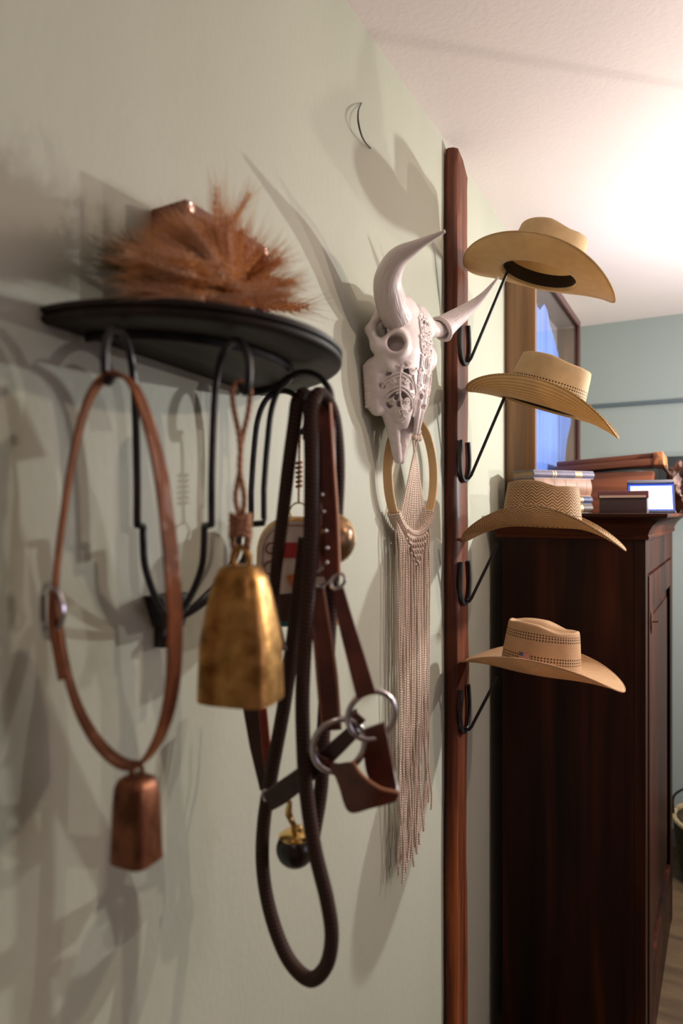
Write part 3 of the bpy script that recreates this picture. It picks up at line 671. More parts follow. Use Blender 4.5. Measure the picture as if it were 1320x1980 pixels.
for (cx, cz, r0, sg) in ((-0.034, -0.040, 0.011, 1), (-0.034, -0.068, 0.014, 1), (0.034, -0.040, 0.011, -1), (0.034, -0.068, 0.014, -1), (-0.036, -0.098, 0.010, 1)):
    MB().tube([zz(cx + sg * (r0 * (1 - t / 9.5)) * math.cos(t), cz + (r0 * (1 - t / 9.5)) * math.sin(t)) for t in [k * 0.28 for k in range(28)]], 0.0012, 6).build('scroll', M_SCR, pbell, label='maroon painted scroll')
MB().prism([zz(-0.012, -0.078), zz(0.006, -0.072), zz(0.016, -0.088), zz(0.004, -0.104), zz(-0.004, -0.094)], ey * 0.001).build('painted_flower', plain('orange_paint', (0.55, 0.16, 0.04), 0.4), pbell, smooth=False, label='orange painted flower')
MB().prism([zz(-0.024, -0.104), zz(0.020, -0.100), zz(0.030, -0.122), zz(0.024, -0.142), zz(-0.024, -0.142), zz(-0.028, -0.12)], ey * 0.001).build('painted_animal', plain('dark_brown_paint', (0.05, 0.02, 0.012), 0.4), pbell, smooth=False, label='dark painted patch')
MB().prism([zz(-0.05, -0.1425), zz(0.05, -0.1425), zz(0.05, -0.1495), zz(-0.05, -0.1495)], ey * 0.001).build('teal_border', plain('teal_paint', (0.02, 0.12, 0.13), 0.4), pbell, smooth=False, label='teal lower border')
rg = p4(577, 989, -0.002)
MB().tube(circle(rg, 0.0125, ex, (0, 0, 1), 24), 0.0013, 6, closed=True).build('ring', M_BRASS, pbell, label='thin gold ring')
pc = thing('bell_string', 'thin knotted string holding the painted bell on the fourth hook', 'string', h4)
MB().tube(catmull([h4 + Vector((0, 0, 0.004)), p4(580, 840), p4(578, 900), p4(577, 974)], 6), 0.0016, 7).build('string', M_TWINE, pc)
mb = MB()
for q in range(6): mb.tube(circle(p4(578, 895 + q * 9), 0.0035, (1, 0, 0.15), (0, 1, 0.1), 12), 0.0022, 6, closed=True)
mb.build('knot', M_TWINE, pc)
db = aty(643, 1042, HY + 0.018)
m4 = Matrix.Translation(db) @ Matrix.Rotation(0.95, 4, 'Z') @ Matrix.Rotation(pi / 2, 4, 'X')
disc = thing('bronze_disc', 'round domed brown bronze ornament behind the halter straps', 'ornament', db)
MB().lathe([(0.0, 0.016), (0.012, 0.0145), (0.022, 0.010), (0.029, 0.003), (0.0305, -0.001), (0.029, -0.003), (0.0, -0.003)], 28, m4).build('dome', M_BRONZE, disc)
MB().tube([m4 @ Vector((0.0305 * math.cos(2 * pi * k / 28), 0.0305 * math.sin(2 * pi * k / 28), 0)) for k in range(28)], 0.002, 8, closed=True).build('rim', M_BRASS, disc)
MB().tube([db + Vector((0, 0, 0.030)), aty(640, 900, HY + 0.012), aty(636, 800, HY + 0.006), aty(632, 776, HY)], 0.0012, 6).build('string', M_TWINE, disc)

# ------------------------------------------------------------------ carved bull skull
def surface_nets(D, org, h):
    s = D < 0; nx, ny, nz = D.shape
    c = [s[i:nx - 1 + i, j:ny - 1 + j, k:nz - 1 + k] for i in (0, 1) for j in (0, 1) for k in (0, 1)]
    cnt = sum(q.astype(np.uint8) for q in c); act = (cnt > 0) & (cnt < 8)
    I, J, K = np.nonzero(act); idx = -np.ones(act.shape, int); idx[I, J, K] = np.arange(len(I))
    pos = np.zeros((len(I), 3)); num = np.zeros(len(I))
    corners = [(i, j, k) for i in (0, 1) for j in (0, 1) for k in (0, 1)]
    for a in corners:
        for ax in range(3):
            if a[ax]: continue
            b = list(a); b[ax] = 1
            da = D[I + a[0], J + a[1], K + a[2]]; db_ = D[I + b[0], J + b[1], K + b[2]]
            x = (da < 0) != (db_ < 0); t = np.where(x, da / np.where(x, da - db_, 1), 0)
            p = np.tile(np.array(a, float), (len(I), 1)); p[:, ax] += t
            pos += p * x[:, None]; num += x
    pos = pos / num[:, None] + np.stack([I, J, K], 1)
    V = np.array(org) + pos * h
    Fq = []
    for ax in range(3):
        o1, o2 = [q for q in range(3) if q != ax]
        sl = [slice(0, n) for n in D.shape]
        lo = list(sl); hi = list(sl); lo[ax] = slice(0, D.shape[ax] - 1); hi[ax] = slice(1, D.shape[ax])
        ch = s[tuple(lo)] != s[tuple(hi)]
        E_ = np.array(np.nonzero(ch))
        ok = (E_[o1] > 0) & (E_[o2] > 0) & (E_[o1] < act.shape[o1]) & (E_[o2] < act.shape[o2]); E_ = E_[:, ok]
        q = []
        for d1, d2 in ((1, 1), (0, 1), (0, 0), (1, 0)):
            c2 = E_.copy(); c2[o1] -= d1; c2[o2] -= d2; q.append(idx[c2[0], c2[1], c2[2]])
        q = np.stack(q, 1)
        inside = s[tuple(lo)][tuple(E_[i] for i in range(3))]
        flip = inside if ax != 1 else ~inside
        q[~flip] = q[~flip][:, ::-1]
        Fq.append(q)
    Fq = np.concatenate(Fq); Fq = Fq[(Fq >= 0).all(1)]
    return V, Fq
LK = np.array([-0.01, 0.0, 0.02, 0.045, 0.08, 0.105, 0.13, 0.15, 0.175, 0.20, 0.225, 0.25, 0.28, 0.305, 0.322, 0.34])
WK = np.array([0.03, 0.050, 0.070, 0.078, 0.076, 0.080, 0.076, 0.078, 0.080, 0.074, 0.060, 0.042, 0.028, 0.018, 0.012, 0.008])
FK = np.array([0.06, 0.074, 0.088, 0.096, 0.099, 0.099, 0.096, 0.094, 0.091, 0.087, 0.082, 0.076, 0.066, 0.058, 0.051, 0.04])
BK = np.array([0.045, 0.030, 0.022, 0.018, 0.018, 0.016, 0.010, 0.004, 0.003, 0.004, 0.012, 0.022, 0.026, 0.028, 0.031, 0.036])
SKY, SKZ = 1.255, 2.078
hS = 0.00165
gx = np.arange(-0.125, 0.1251, hS); gl = np.arange(-0.012, 0.338, hS); gf = np.arange(-0.004, 0.135, hS)
Wg, Lg, Fg = np.meshgrid(gx, gl, gf, indexing='ij'); aW = np.abs(Wg)
wv, fv, bv = np.interp(gl, LK, WK)[None, :, None], np.interp(gl, LK, FK)[None, :, None], np.interp(gl, LK, BK)[None, :, None]
fc, fh = (fv + bv) / 2, (fv - bv) / 2
def smin(a, b, k): h_ = np.clip(0.5 + 0.5 * (b - a) / k, 0, 1); return b * (1 - h_) + a * h_ - k * h_ * (1 - h_)
def smax(a, b, k): return -smin(-a, -b, k)
def ell(c, r, P=None):
    q = np.sqrt(((aW - c[0]) / r[0]) ** 2 + ((Lg - c[1]) / r[1]) ** 2 + ((Fg - c[2]) / r[2]) ** 2); return (q - 1) * min(r)
def caps(a, b, r0, r1):
    a, b = np.array(a), np.array(b); d = b - a
    px, py, pz = aW - a[0], Lg - a[1], Fg - a[2]; t = np.clip((px * d[0] + py * d[1] + pz * d[2]) / d.dot(d), 0, 1)
    return np.sqrt((px - t * d[0]) ** 2 + (py - t * d[1]) ** 2 + (pz - t * d[2]) ** 2) - (r0 + (r1 - r0) * t)
PW = 2.6
D = (((aW / wv) ** PW + (np.abs(Fg - fc) / fh) ** PW) ** (1 / PW) - 1) * np.minimum(wv, fh)
D = smax(D, np.maximum(-Lg, Lg - 0.326), 0.012)
D = smin(D, caps((0.035, 0.022, 0.060), (0.080, 0.030, 0.062), 0.028, 0.026), 0.018)      # horn cores
D0 = D.copy()
D = smax(D, -(D0 + 0.0045), 0.001)                                                       # hollow shell
# temporal hollow, zygomatic arch, orbit
D = smax(D, -ell((0.088, 0.072, 0.046), (0.030, 0.030, 0.020)), 0.006)
D = smin(D, caps((0.072, 0.035, 0.026), (0.094, 0.070, 0.018), 0.009, 0.009), 0.008)
D = smin(D, caps((0.094, 0.070, 0.018), (0.096, 0.105, 0.034), 0.009, 0.010), 0.008)
D = smin(D, caps((0.096, 0.105, 0.034), (0.080, 0.140, 0.050), 0.010, 0.009), 0.014)
on = np.array([0.90, 0.02, 0.42]); on /= np.linalg.norm(on); oc = np.array([0.084, 0.100, 0.069])
dx, dl, df = aW - oc[0], Lg - oc[1], Fg - oc[2]; ax_ = dx * on[0] + dl * on[1] + df * on[2]
rr = np.sqrt(np.maximum(dx ** 2 + dl ** 2 + df ** 2 - ax_ ** 2, 0))
D = smin(D, np.sqrt((rr - 0.0192) ** 2 + ax_ ** 2) - 0.0046, 0.020)
cup = np.maximum(rr - 0.0215, np.maximum(-ax_ - 0.034, ax_ - 0.0)); cup = np.maximum(cup, -(np.maximum(rr - 0.0172, -ax_ - 0.029)))
D = smin(D, cup, 0.003)
D = smax(D, -np.maximum(rr - 0.0168 - 0.05 * np.clip(ax_, 0, 1), -ax_ - 0.028), 0.004)
# nasal opening between the nasal bones (front) and the premaxilla (behind), open at the sides and below
D = smax(D, -np.maximum(np.maximum(0.232 + (Fg - 0.07) * 0.5 - Lg, Lg - 0.29), np.maximum(aW - 0.024, 0.044 - Fg)), 0.004)
D = smax(D, -np.maximum(np.maximum(0.262 - Lg, aW - 0.060), 0.052 - (Lg - 0.262) * 0.12 - Fg), 0.005)
D = smax(D, -np.maximum(np.maximum(0.262 - Lg, aW - 0.0045 - 0.03 * np.clip(0.326 - Lg, 0, 1)), 0.0 - Fg), 0.003)      # split between the premaxilla tips
D = smin(D, caps((0.048, 0.212, 0.036), (0.0074, 0.320, 0.040), 0.016, 0.0062), 0.012)
D = smax(D, -np.maximum(np.maximum(0.275 - Lg, Lg - 0.34), aW - 0.0012 - 0.02 * np.clip(Lg - 0.29, 0, 1)), 0.003)
nb = caps((0.012, 0.19, 0.088), (0.006, 0.268, 0.078), 0.010, 0.0035); D = smin(D, nb, 0.006)
# tooth sockets along the upper jaw
D = smin(D, caps((0.078, 0.140, 0.020), (0.068, 0.222, 0.020), 0.019, 0.014), 0.014)
D = smin(D, caps((0.082, 0.142, 0.008), (0.072, 0.214, 0.008), 0.010, 0.009), 0.008)
for k in range(11): D = smin(D, ell((0.0905 - 0.0010 * k, 0.140 + 0.0078 * k, 0.008), (0.0055, 0.0042, 0.008)), 0.003)
def sk_radius(alpha, L):
    w_, f_, b_ = np.interp(L, LK, WK), np.interp(L, LK, FK), np.interp(L, LK, BK); c_, h_ = (f_ + b_) / 2, (f_ - b_) / 2
    s_, c__ = abs(math.sin(alpha)), abs(math.cos(alpha))
    return ((s_ / w_) ** PW + (c__ / h_) ** PW) ** (-1 / PW), c_
def sk_local(alpha, L, off=0.0):
    r, c_ = sk_radius(alpha, L); return np.array([(r + off) * math.sin(alpha), L, c_ + (r + off) * math.cos(alpha)])
deg = math.radians
# pierced openings (mirrored): alpha degrees from the ridge, distance from poll, size
pierce = [(18, 0.040, .005), (6, 0.044, .004), (14, 0.060, .0045), (24, 0.128, .006), (12, 0.140, .0065), (20, 0.158, .006), (10, 0.178, .006), (18, 0.196, .0055), (10, 0.214, .005),
          (62, 0.152, .0065), (88, 0.158, .006), (60, 0.197, .010), (80, 0.199, .010), (72, 0.214, .006), (90, 0.216, .006), (52, 0.168, .005), (96, 0.180, .0055)]
for al, L_, r_ in pierce:
    p = sk_local(deg(al), L_); nrm = np.array([math.sin(deg(al)), 0, math.cos(deg(al))])
    dx, dl, df = aW - p[0], Lg - p[1], Fg - p[2]; a_ = dx * nrm[0] + df * nrm[2]
    q = np.sqrt(np.maximum((dx ** 2 + dl ** 2 + df ** 2 - a_ ** 2), 0)) - r_
    D = smax(D, -np.maximum(q, np.abs(a_) - 0.014), 0.001)
Vn, Fn = surface_nets(D, (gx[0], gl[0], gf[0]), hS)
def sk_world(p): return Vector((p[2] + 0.004, SKY + p[0], SKZ - p[1]))
skull = thing('bull_skull', 'white carved bull skull with filigree and horns mounted on the wall', 'skull', (0.06, SKY, SKZ - 0.1))
mb = MB(); mb.v = [sk_world(p) for p in Vn]; mb.f = [tuple(int(i) for i in f) for f in Fn]; mb.uv = [None] * len(mb.f)
cran = mb.build('cranium', M_BONE, skull, weld=False, sharp=180)
smo = cran.modifiers.new('smooth', 'SMOOTH'); smo.iterations = 2; smo.factor = 0.5
# filigree: raised scrolls following the bone
def fil(pts, r=0.0017, n=6):
    """pts: (alpha deg, L) polyline; returns a tube on the skull"""
    cp = catmull([Vector((a, l * 1000, 0)) for a, l in pts], n)
    return [sk_world(sk_local(deg(p.x), p.y / 1000, 0.0012)) for p in cp]
def spiral(a0, l0, r0, turns, sg, start, asp=None):
    out = []; N = int(14 * turns) + 2
    for k in range(N):
        t = k / (N - 1); r = r0 * (1 - 0.86 * t); th = start + sg * 2 * pi * turns * t
        rad, _ = sk_radius(deg(a0), l0)
        out.append((a0 + math.degrees(r * math.cos(th) / rad), l0 + r * math.sin(th)))
    return out
fil_curves = []
for sg in (1, -1):
    A = lambda pts: fil_curves.append([(a * sg, l) for a, l in pts])
    # cheek motif: stem, arches and paired scrolls
    A([(70, 0.140), (71, 0.165), (70, 0.195), (68, 0.222), (66, 0.236)])
    for off in (0.0, 0.006):
        A([(45 + off * 400, 0.186), (50 + off * 300, 0.168 + off), (70, 0.156 + off), (92 - off * 300, 0.168 + off), (99 - off * 400, 0.186)])
        A([(42 + off * 400, 0.222 - off), (47 + off * 300, 0.198 + off), (70, 0.182 + off), (94 - off * 300, 0.198 + off), (102 - off * 400, 0.222 - off)])
    A([(42, 0.222), (55, 0.231), (68, 0.224), (84, 0.233), (102, 0.222)])
    for (a, l, r, tn, s_, st) in ((60, 0.172, .006, 1.6, 1, 0), (81, 0.172, .006, 1.6, -1, pi), (57, 0.209, .006, 1.5, -1, 0), (84, 0.211, .006, 1.5, 1, pi), (62, 0.228, .005, 1.5, 1, 0), (76, 0.231, .005, 1.5, -1, pi),
                                  (50, 0.150, .007, 1.7, 1, 0), (88, 0.146, .007, 1.7, -1, pi), (66, 0.240, .0042, 1.4, 1, 0), (74, 0.245, .0042, 1.4, -1, pi), (44, 0.196, .005, 1.5, 1, 1), (100, 0.200, .005, 1.5, -1, 1), (60, 0.138, .006, 1.6, -1, 0)):
        A(spiral(a, l, r, tn, s_, st))
    A([(40, 0.142), (47, 0.158), (40, 0.175), (33, 0.190), (38, 0.206), (33, 0.222), (36, 0.236)])
    A([(58, 0.134), (64, 0.146), (80, 0.142), (92, 0.150), (104, 0.168), (106, 0.190), (104, 0.212)])
    # nasal band: interlaced ovals down the ridge
    for l0, hl in ((0.128, 0.020), (0.158, 0.020), (0.188, 0.020), (0.216, 0.018)):
        for wd_ in (19, 12):
            A([(0, l0 - hl), (wd_, l0 - hl * 0.45), (wd_ * 1.25, l0), (wd_, l0 + hl * 0.45), (0, l0 + hl)])
    A([(30, 0.112), (27, 0.135), (31, 0.160), (27, 0.185), (29, 0.210), (22, 0.235), (8, 0.258)])
    for l0 in (0.145, 0.172, 0.202): A(spiral(27, l0, .0055, 1.5, 1, 0))
    # forehead scrolls
    A([(4, 0.010), (18, 0.016), (30, 0.030), (36, 0.050), (33, 0.070), (36, 0.090), (30, 0.108)])
    for (a, l, r, tn, s_) in ((12, 0.024, .0065, 1.6, 1), (24, 0.032, .0055, 1.5, -1), (28, 0.050, .006, 1.6, 1), (10, 0.054, .0065, 1.6, -1), (26, 0.068, .006, 1.6, -1), (10, 0.074, .007, 1.7, 1), (28, 0.088, .0055, 1.5, 1), (14, 0.092, .006, 1.6, -1), (22, 0.104, .0055, 1.5, 1), (8, 0.106, .005, 1.5, -1), (20, 0.118, .005, 1.4, 1), (35, 0.040, .004, 1.4, 1), (36, 0.078, .004, 1.4, -1)):
        A(spiral(a, l, r, tn, s_, 0 if s_ > 0 else pi))
    A([(0, 0.036), (16, 0.040), (22, 0.044)]); A([(2, 0.062), (16, 0.064), (30, 0.058)]); A([(2, 0.082), (16, 0.082), (34, 0.080)])
fil_curves += [[(0, 0.008), (0, 0.05), (0, 0.09), (0, 0.13), (0, 0.17), (0, 0.21), (0, 0.25)]]
mb = MB()
for c_ in fil_curves: mb.tube(fil(c_, n=4), 0.0021, 6)
fo = mb.build('filigree', M_BONE, skull, weld=False, label='raised scroll carving'); fo['kind'] = 'stuff'
def horn(pts, radii, name, inner=False):
    path = catmull(pts, 10); mb = MB(); mb.tube(path, radii, 22)
    return mb.build(name, M_HORN, skull, sharp=70)
lh = [(0.070, 1.186, 2.032), (0.072, 1.150, 2.052), (0.080, 1.118, 2.082), (0.108, 1.098, 2.110), (0.150, 1.092, 2.124), (0.202, 1.092, 2.139)]
horn([Vector(p) for p in lh], [0.031, 0.031, 0.0285, 0.0255, 0.021, 0.015, 0.008, 0.0025], 'horn')
rh = [(0.078, 1.352, 2.036), (0.086, 1.380, 2.052), (0.100, 1.402, 2.072), (0.130, 1.425, 2.100), (0.165, 1.432, 2.128), (0.203, 1.426, 2.163)]
rp = [Vector(p) for p in rh]
rpath = catmull(rp[1:], 10); NR = len(rpath); rrad = [0.0290, 0.0255, 0.0215, 0.0165, 0.0105, 0.006, 0.0022]
upv = Vector((1, 0, 0.1)); rings = []
for i_ in range(NR):
    t_ = (rpath[min(i_ + 1, NR - 1)] - rpath[max(i_ - 1, 0)]).normalized(); n1 = (upv - t_ * upv.dot(t_)).normalized(); n2 = t_.cross(n1)
    rings.append((rpath[i_], n1, n2, lerpv(rrad, i_ / (NR - 1))))
mb = MB(); seq = [(i_, -0.006) for i_ in range(9, 0, -1)] + [(0, -0.0055), (0, -0.001), (1, 0.0025), (2, 0.0018), (3, 0.0)] + [(i_, 0.0) for i_ in range(4, NR)]
NS = 26; vs = []; fs = []; uvs = []
for i_, dr_ in seq:
    p, n1, n2, rr_ = rings[i_]; r_ = max(0.001, rr_ + dr_)
    vs += [p + (n1 * math.cos(2 * pi * k / NS) + n2 * math.sin(2 * pi * k / NS)) * r_ for k in range(NS)]
for a_ in range(len(seq) - 1):
    for k in range(NS):
        fs.append((a_ * NS + k, a_ * NS + (k + 1) % NS, (a_ + 1) * NS + (k + 1) % NS, (a_ + 1) * NS + k)); v0, v1 = seq[a_][0] * 0.0065, seq[a_ + 1][0] * 0.0065
        uvs.append(((k / NS, v0), ((k + 1) / NS, v0), ((k + 1) / NS, v1), (k / NS, v1)))
fs += [tuple(range(NS))[::-1], tuple((len(seq) - 1) * NS + k for k in range(NS))]; uvs += [None, None]
mb.add(vs, fs, uvs).build('horn', M_HORN, skull, sharp=70)
MB().tube([Vector((0.062, 1.315, 2.045)), rpath[0], rpath[7]], [0.022, 0.0165, 0.015], 18).build('horn_core', M_BONE, skull)

# ------------------------------------------------------------------ macrame hanging behind the skull
HC = Vector((0.023, 1.372, 1.732)); HR = 0.131
mac = thing('macrame_hanging', 'cream macrame wall hanging with a pale wooden hoop and long fringe', 'wall hanging', (0.02, HC.y, 1.70))
hp = [HC + Vector((0, HR * math.sin(2 * pi * k / 72), HR * math.cos(2 * pi * k / 72))) for k in range(72)]
MB().ribbon(hp, (1, 0, 0), 0.021, 0.0055, closed=True).build('hoop', M_HOOP, mac)
rc = random.Random(3)
top = HC + Vector((0.002, 0, HR))
mb = MB()
for q in range(4): mb.tube(circle(top + Vector((0, -0.012 + q * 0.008, 0)), 0.0125, (1, 0, 0), (0, 0, 1), 14), 0.0034, 7, closed=True)
for q in range(9):
    k = q % 3; mb.ball(top + Vector((0.008, -0.014 + k * 0.014 + 0.003 * (q // 3), -0.018 - 0.014 * (q // 3))), 0.0062, 8, 6, (0.8, 1, 1.25))
mb.build('top_knot', M_CORD, mac)
NB = 15
for k in range(NB):
    f = k / (NB - 1) - 0.5; ang = pi + f * 1.28
    b = HC + Vector((0.003, -HR * math.sin(ang) * -1, HR * math.cos(ang)))
    t = top + Vector((0.004, f * 0.034, -0.040 - 0.03 * (1 - abs(f) * 2)))
    MB().tube([t, t.lerp(b, 0.5) + Vector((0.001 * (k % 2), 0, 0)), b], 0.0021, 7).build('web_cord', M_CORD, mac)
mb = MB()
nw = 34
for k in range(nw):
    ang = pi + (k / (nw - 1) - 0.5) * 1.75
    c = HC + Vector((0, HR * math.sin(ang), HR * math.cos(ang))); rad = Vector((0, math.sin(ang), math.cos(ang)))
    o_ = [c + Vector((1, 0, 0)) * (0.0138 * math.copysign(abs(math.cos(t)) ** 0.7, math.cos(t))) + rad * (0.0062 * math.copysign(abs(math.sin(t)) ** 0.7, math.sin(t))) for t in [2 * pi * j / 12 for j in range(12)]]
    mb.tube(o_, 0.0026, 6, closed=True)
mb.build('hoop_wrapping', M_CORD, mac)
mb = MB()
for row in range(5):
    m = 9 - row * 2
    for k in range(m):
        f = (k - (m - 1) / 2)
        ang = pi + f * 0.105; c = HC + Vector((0.012, HR * math.sin(ang), HR * math.cos(ang) - 0.012 - row * 0.013 - abs(f) * 0.001))
        a = 0.0065
        for s2 in (1, -1): mb.tube(catmull([c + Vector((0, -a * s2, 0.006)), c + Vector((0.003 * s2, 0, 0.001)), c + Vector((0, a * s2, -0.006))], 4), 0.0026, 6)
mb.build('knot_rows', M_CORD, mac)
cords = []
NC = 36
for k in range(NC):
    f = (k + rc.uniform(-0.2, 0.2)) / (NC - 1) - 0.5
    ang = pi + f * 1.62; st = HC + Vector((0, HR * math.sin(ang), HR * math.cos(ang) - 0.004))
    lay = (k % 3)
    x = 0.020 + lay * 0.0065 + rc.uniform(-0.001, 0.001)
    y0_ = st.y; y1_ = HC.y - f * 0.17 + rc.uniform(-0.004, 0.004)
    zb = 0.862 + 0.11 * (0.5 - f) * 0.5 + rc.uniform(-0.012, 0.03) + (0.045 if f < -0.3 else 0)
    pts = [Vector((st.x, y0_, st.z)), Vector((x, y0_ * .6 + y1_ * .4, st.z - 0.03))]
    ph = rc.uniform(0, 6.28); amp = 0.0012
    nseg = 22; fq = rc.uniform(9, 26)
    for j in range(1, nseg + 1):
        t = j / nseg; z = st.z - 0.03 + (zb - st.z + 0.03) * t
        wob = amp + 0.0018 * t + 0.0055 * max(0, t - 0.55) / 0.45
        pts.append(Vector((x + math.cos(ph + t * 9) * wob * 0.5, y0_ * .25 * (1 - t) + y1_ * (1 - .25 * (1 - t)) + math.sin(ph + t * fq) * wob, z)))
    MB().tube(catmull(pts, 3), [0.0022] * 12 + [0.0027], 6).build('fringe_cord', M_CORD, mac)

# ------------------------------------------------------------------ rustic plank with horseshoe hat hooks
PY0, PY1, PX = 1.6346, 1.741, 0.034
plank = thing('hat_plank', 'tall dark reddish rustic plank with rough edges leaning flat on the wall', 'plank', (0.02, 1.69, 0.0))
mb = MB(); NZ = 130; rings = []
for i in range(NZ + 1):
    z = 0.002 + 2.596 * i / NZ
    def wv_(o, a): return a * noise.noise(Vector((o, z * 2.2, 0))) + a * 0.35 * noise.noise(Vector((o + 9, z * 9, 0)))
    e0 = wv_(1, 0.010); e1 = wv_(5, 0.012); e2 = wv_(8, 0.004); e3 = wv_(12, 0.006)
    bulge = 0.016 * math.exp(-((z - 1.20) / 0.10) ** 2) - 0.010 * math.exp(-((z - 0.85) / 0.25) ** 2)
    left = PY0 + e0 * 0.8; right = PY1 + e1 * 0.6 + bulge; fx = PX + e2 * 0.7
    if i == NZ: pass
    zt = lambda y: z - (0.05 * max(0, (y - PY0 - 0.035) / 0.07) if i == NZ else (0.05 * max(0, (y - PY0 - 0.035) / 0.07) * max(0, (i - NZ + 4)) / 5 if i > NZ - 5 else 0))
    rings.append([Vector((0.003, left + 0.004, zt(left))), Vector((0.012, left - 0.001, zt(left))), Vector((fx * 0.75, left + 0.003 + e3 * 0.3, zt(left))), Vector((fx, left + 0.013 + e3, zt(left + 0.013))), Vector((fx + 0.001, (left + right) / 2, zt((left + right) / 2))),
                  Vector((fx, right - 0.010, zt(right - 0.01))), Vector((fx * 0.7, right - 0.001, zt(right))), Vector((0.003, right, zt(right)))])
n = 8; vs = [v for r in rings for v in r]
fs = [(i * n + k, i * n + (k + 1) % n, (i + 1) * n + (k + 1) % n, (i + 1) * n + k) for i in range(NZ) for k in range(n)] + [tuple(range(n))[::-1], tuple(NZ * n + k for k in range(n))]
mb.add(vs, fs).build('board', M_PLANK, plank, sharp=35)
for q in range(2): MB().box((0.0, 1.66, 0.4 + 1.6 * q), (0.004, 1.72, 0.46 + 1.6 * q)).build('wall_batten', M_PLANK, plank, smooth=False)

HATY = 1.685
rows = [(615, 708), (850, 936), (1088, 1176), (1338, 1426)]
rodtop = [(985, 515), (975, 768), (962, 1052), (962, 1308)]
lab = ['black horseshoe hat hook highest on the plank under the top straw hat', 'black horseshoe hat hook second from the top of the plank', 'black horseshoe hat hook third from the top behind the herringbone hat', 'black horseshoe hat hook lowest on the plank under the flag patch hat']
rod_ends = []
for (r0, r1), rt, lb in zip(rows, rodtop, lab):
    zc0 = atx(893, r1, PX + 0.006).z; zc1 = atx(886, r0, PX + 0.006).z
    yc = HATY + 0.002; Wd = 0.036; H = zc1 - zc0
    hk = thing('horseshoe_hook', lb, 'hat hook', (PX + 0.006, yc, zc0), 'horseshoe hat hooks on the plank')
    half = [(-0.029, 1.0), (-0.034, 0.80), (-0.0375, 0.55), (-0.034, 0.30), (-0.021, 0.10)]
    path = catmull([Vector((PX + 0.0068, yc + a, zc0 + 0.006 + (H - 0.006) * b)) for a, b in half + [(0, 0.035)] + [(-a, b) for a, b in half[::-1]]], 5)
    MB().ribbon(path, (1, 0, 0), 0.0085, [0.009, 0.0115, 0.0125, 0.0125, 0.0115, 0.009][0] + 0.002).build('horseshoe', M_BLACKIRON, hk)
    top_ = aty(rt[0], rt[1], HATY)
    base = Vector((PX + 0.012, yc, zc0 + 0.014))
    MB().tube([base + Vector((-0.006, 0, 0.004)), base + Vector((0.006, 0, 0.002)), base + Vector((0.012, 0, 0.010)), top_], 0.0042, 10).build('rod', M_BLACKIRON, hk)
    rod_ends.append(top_)

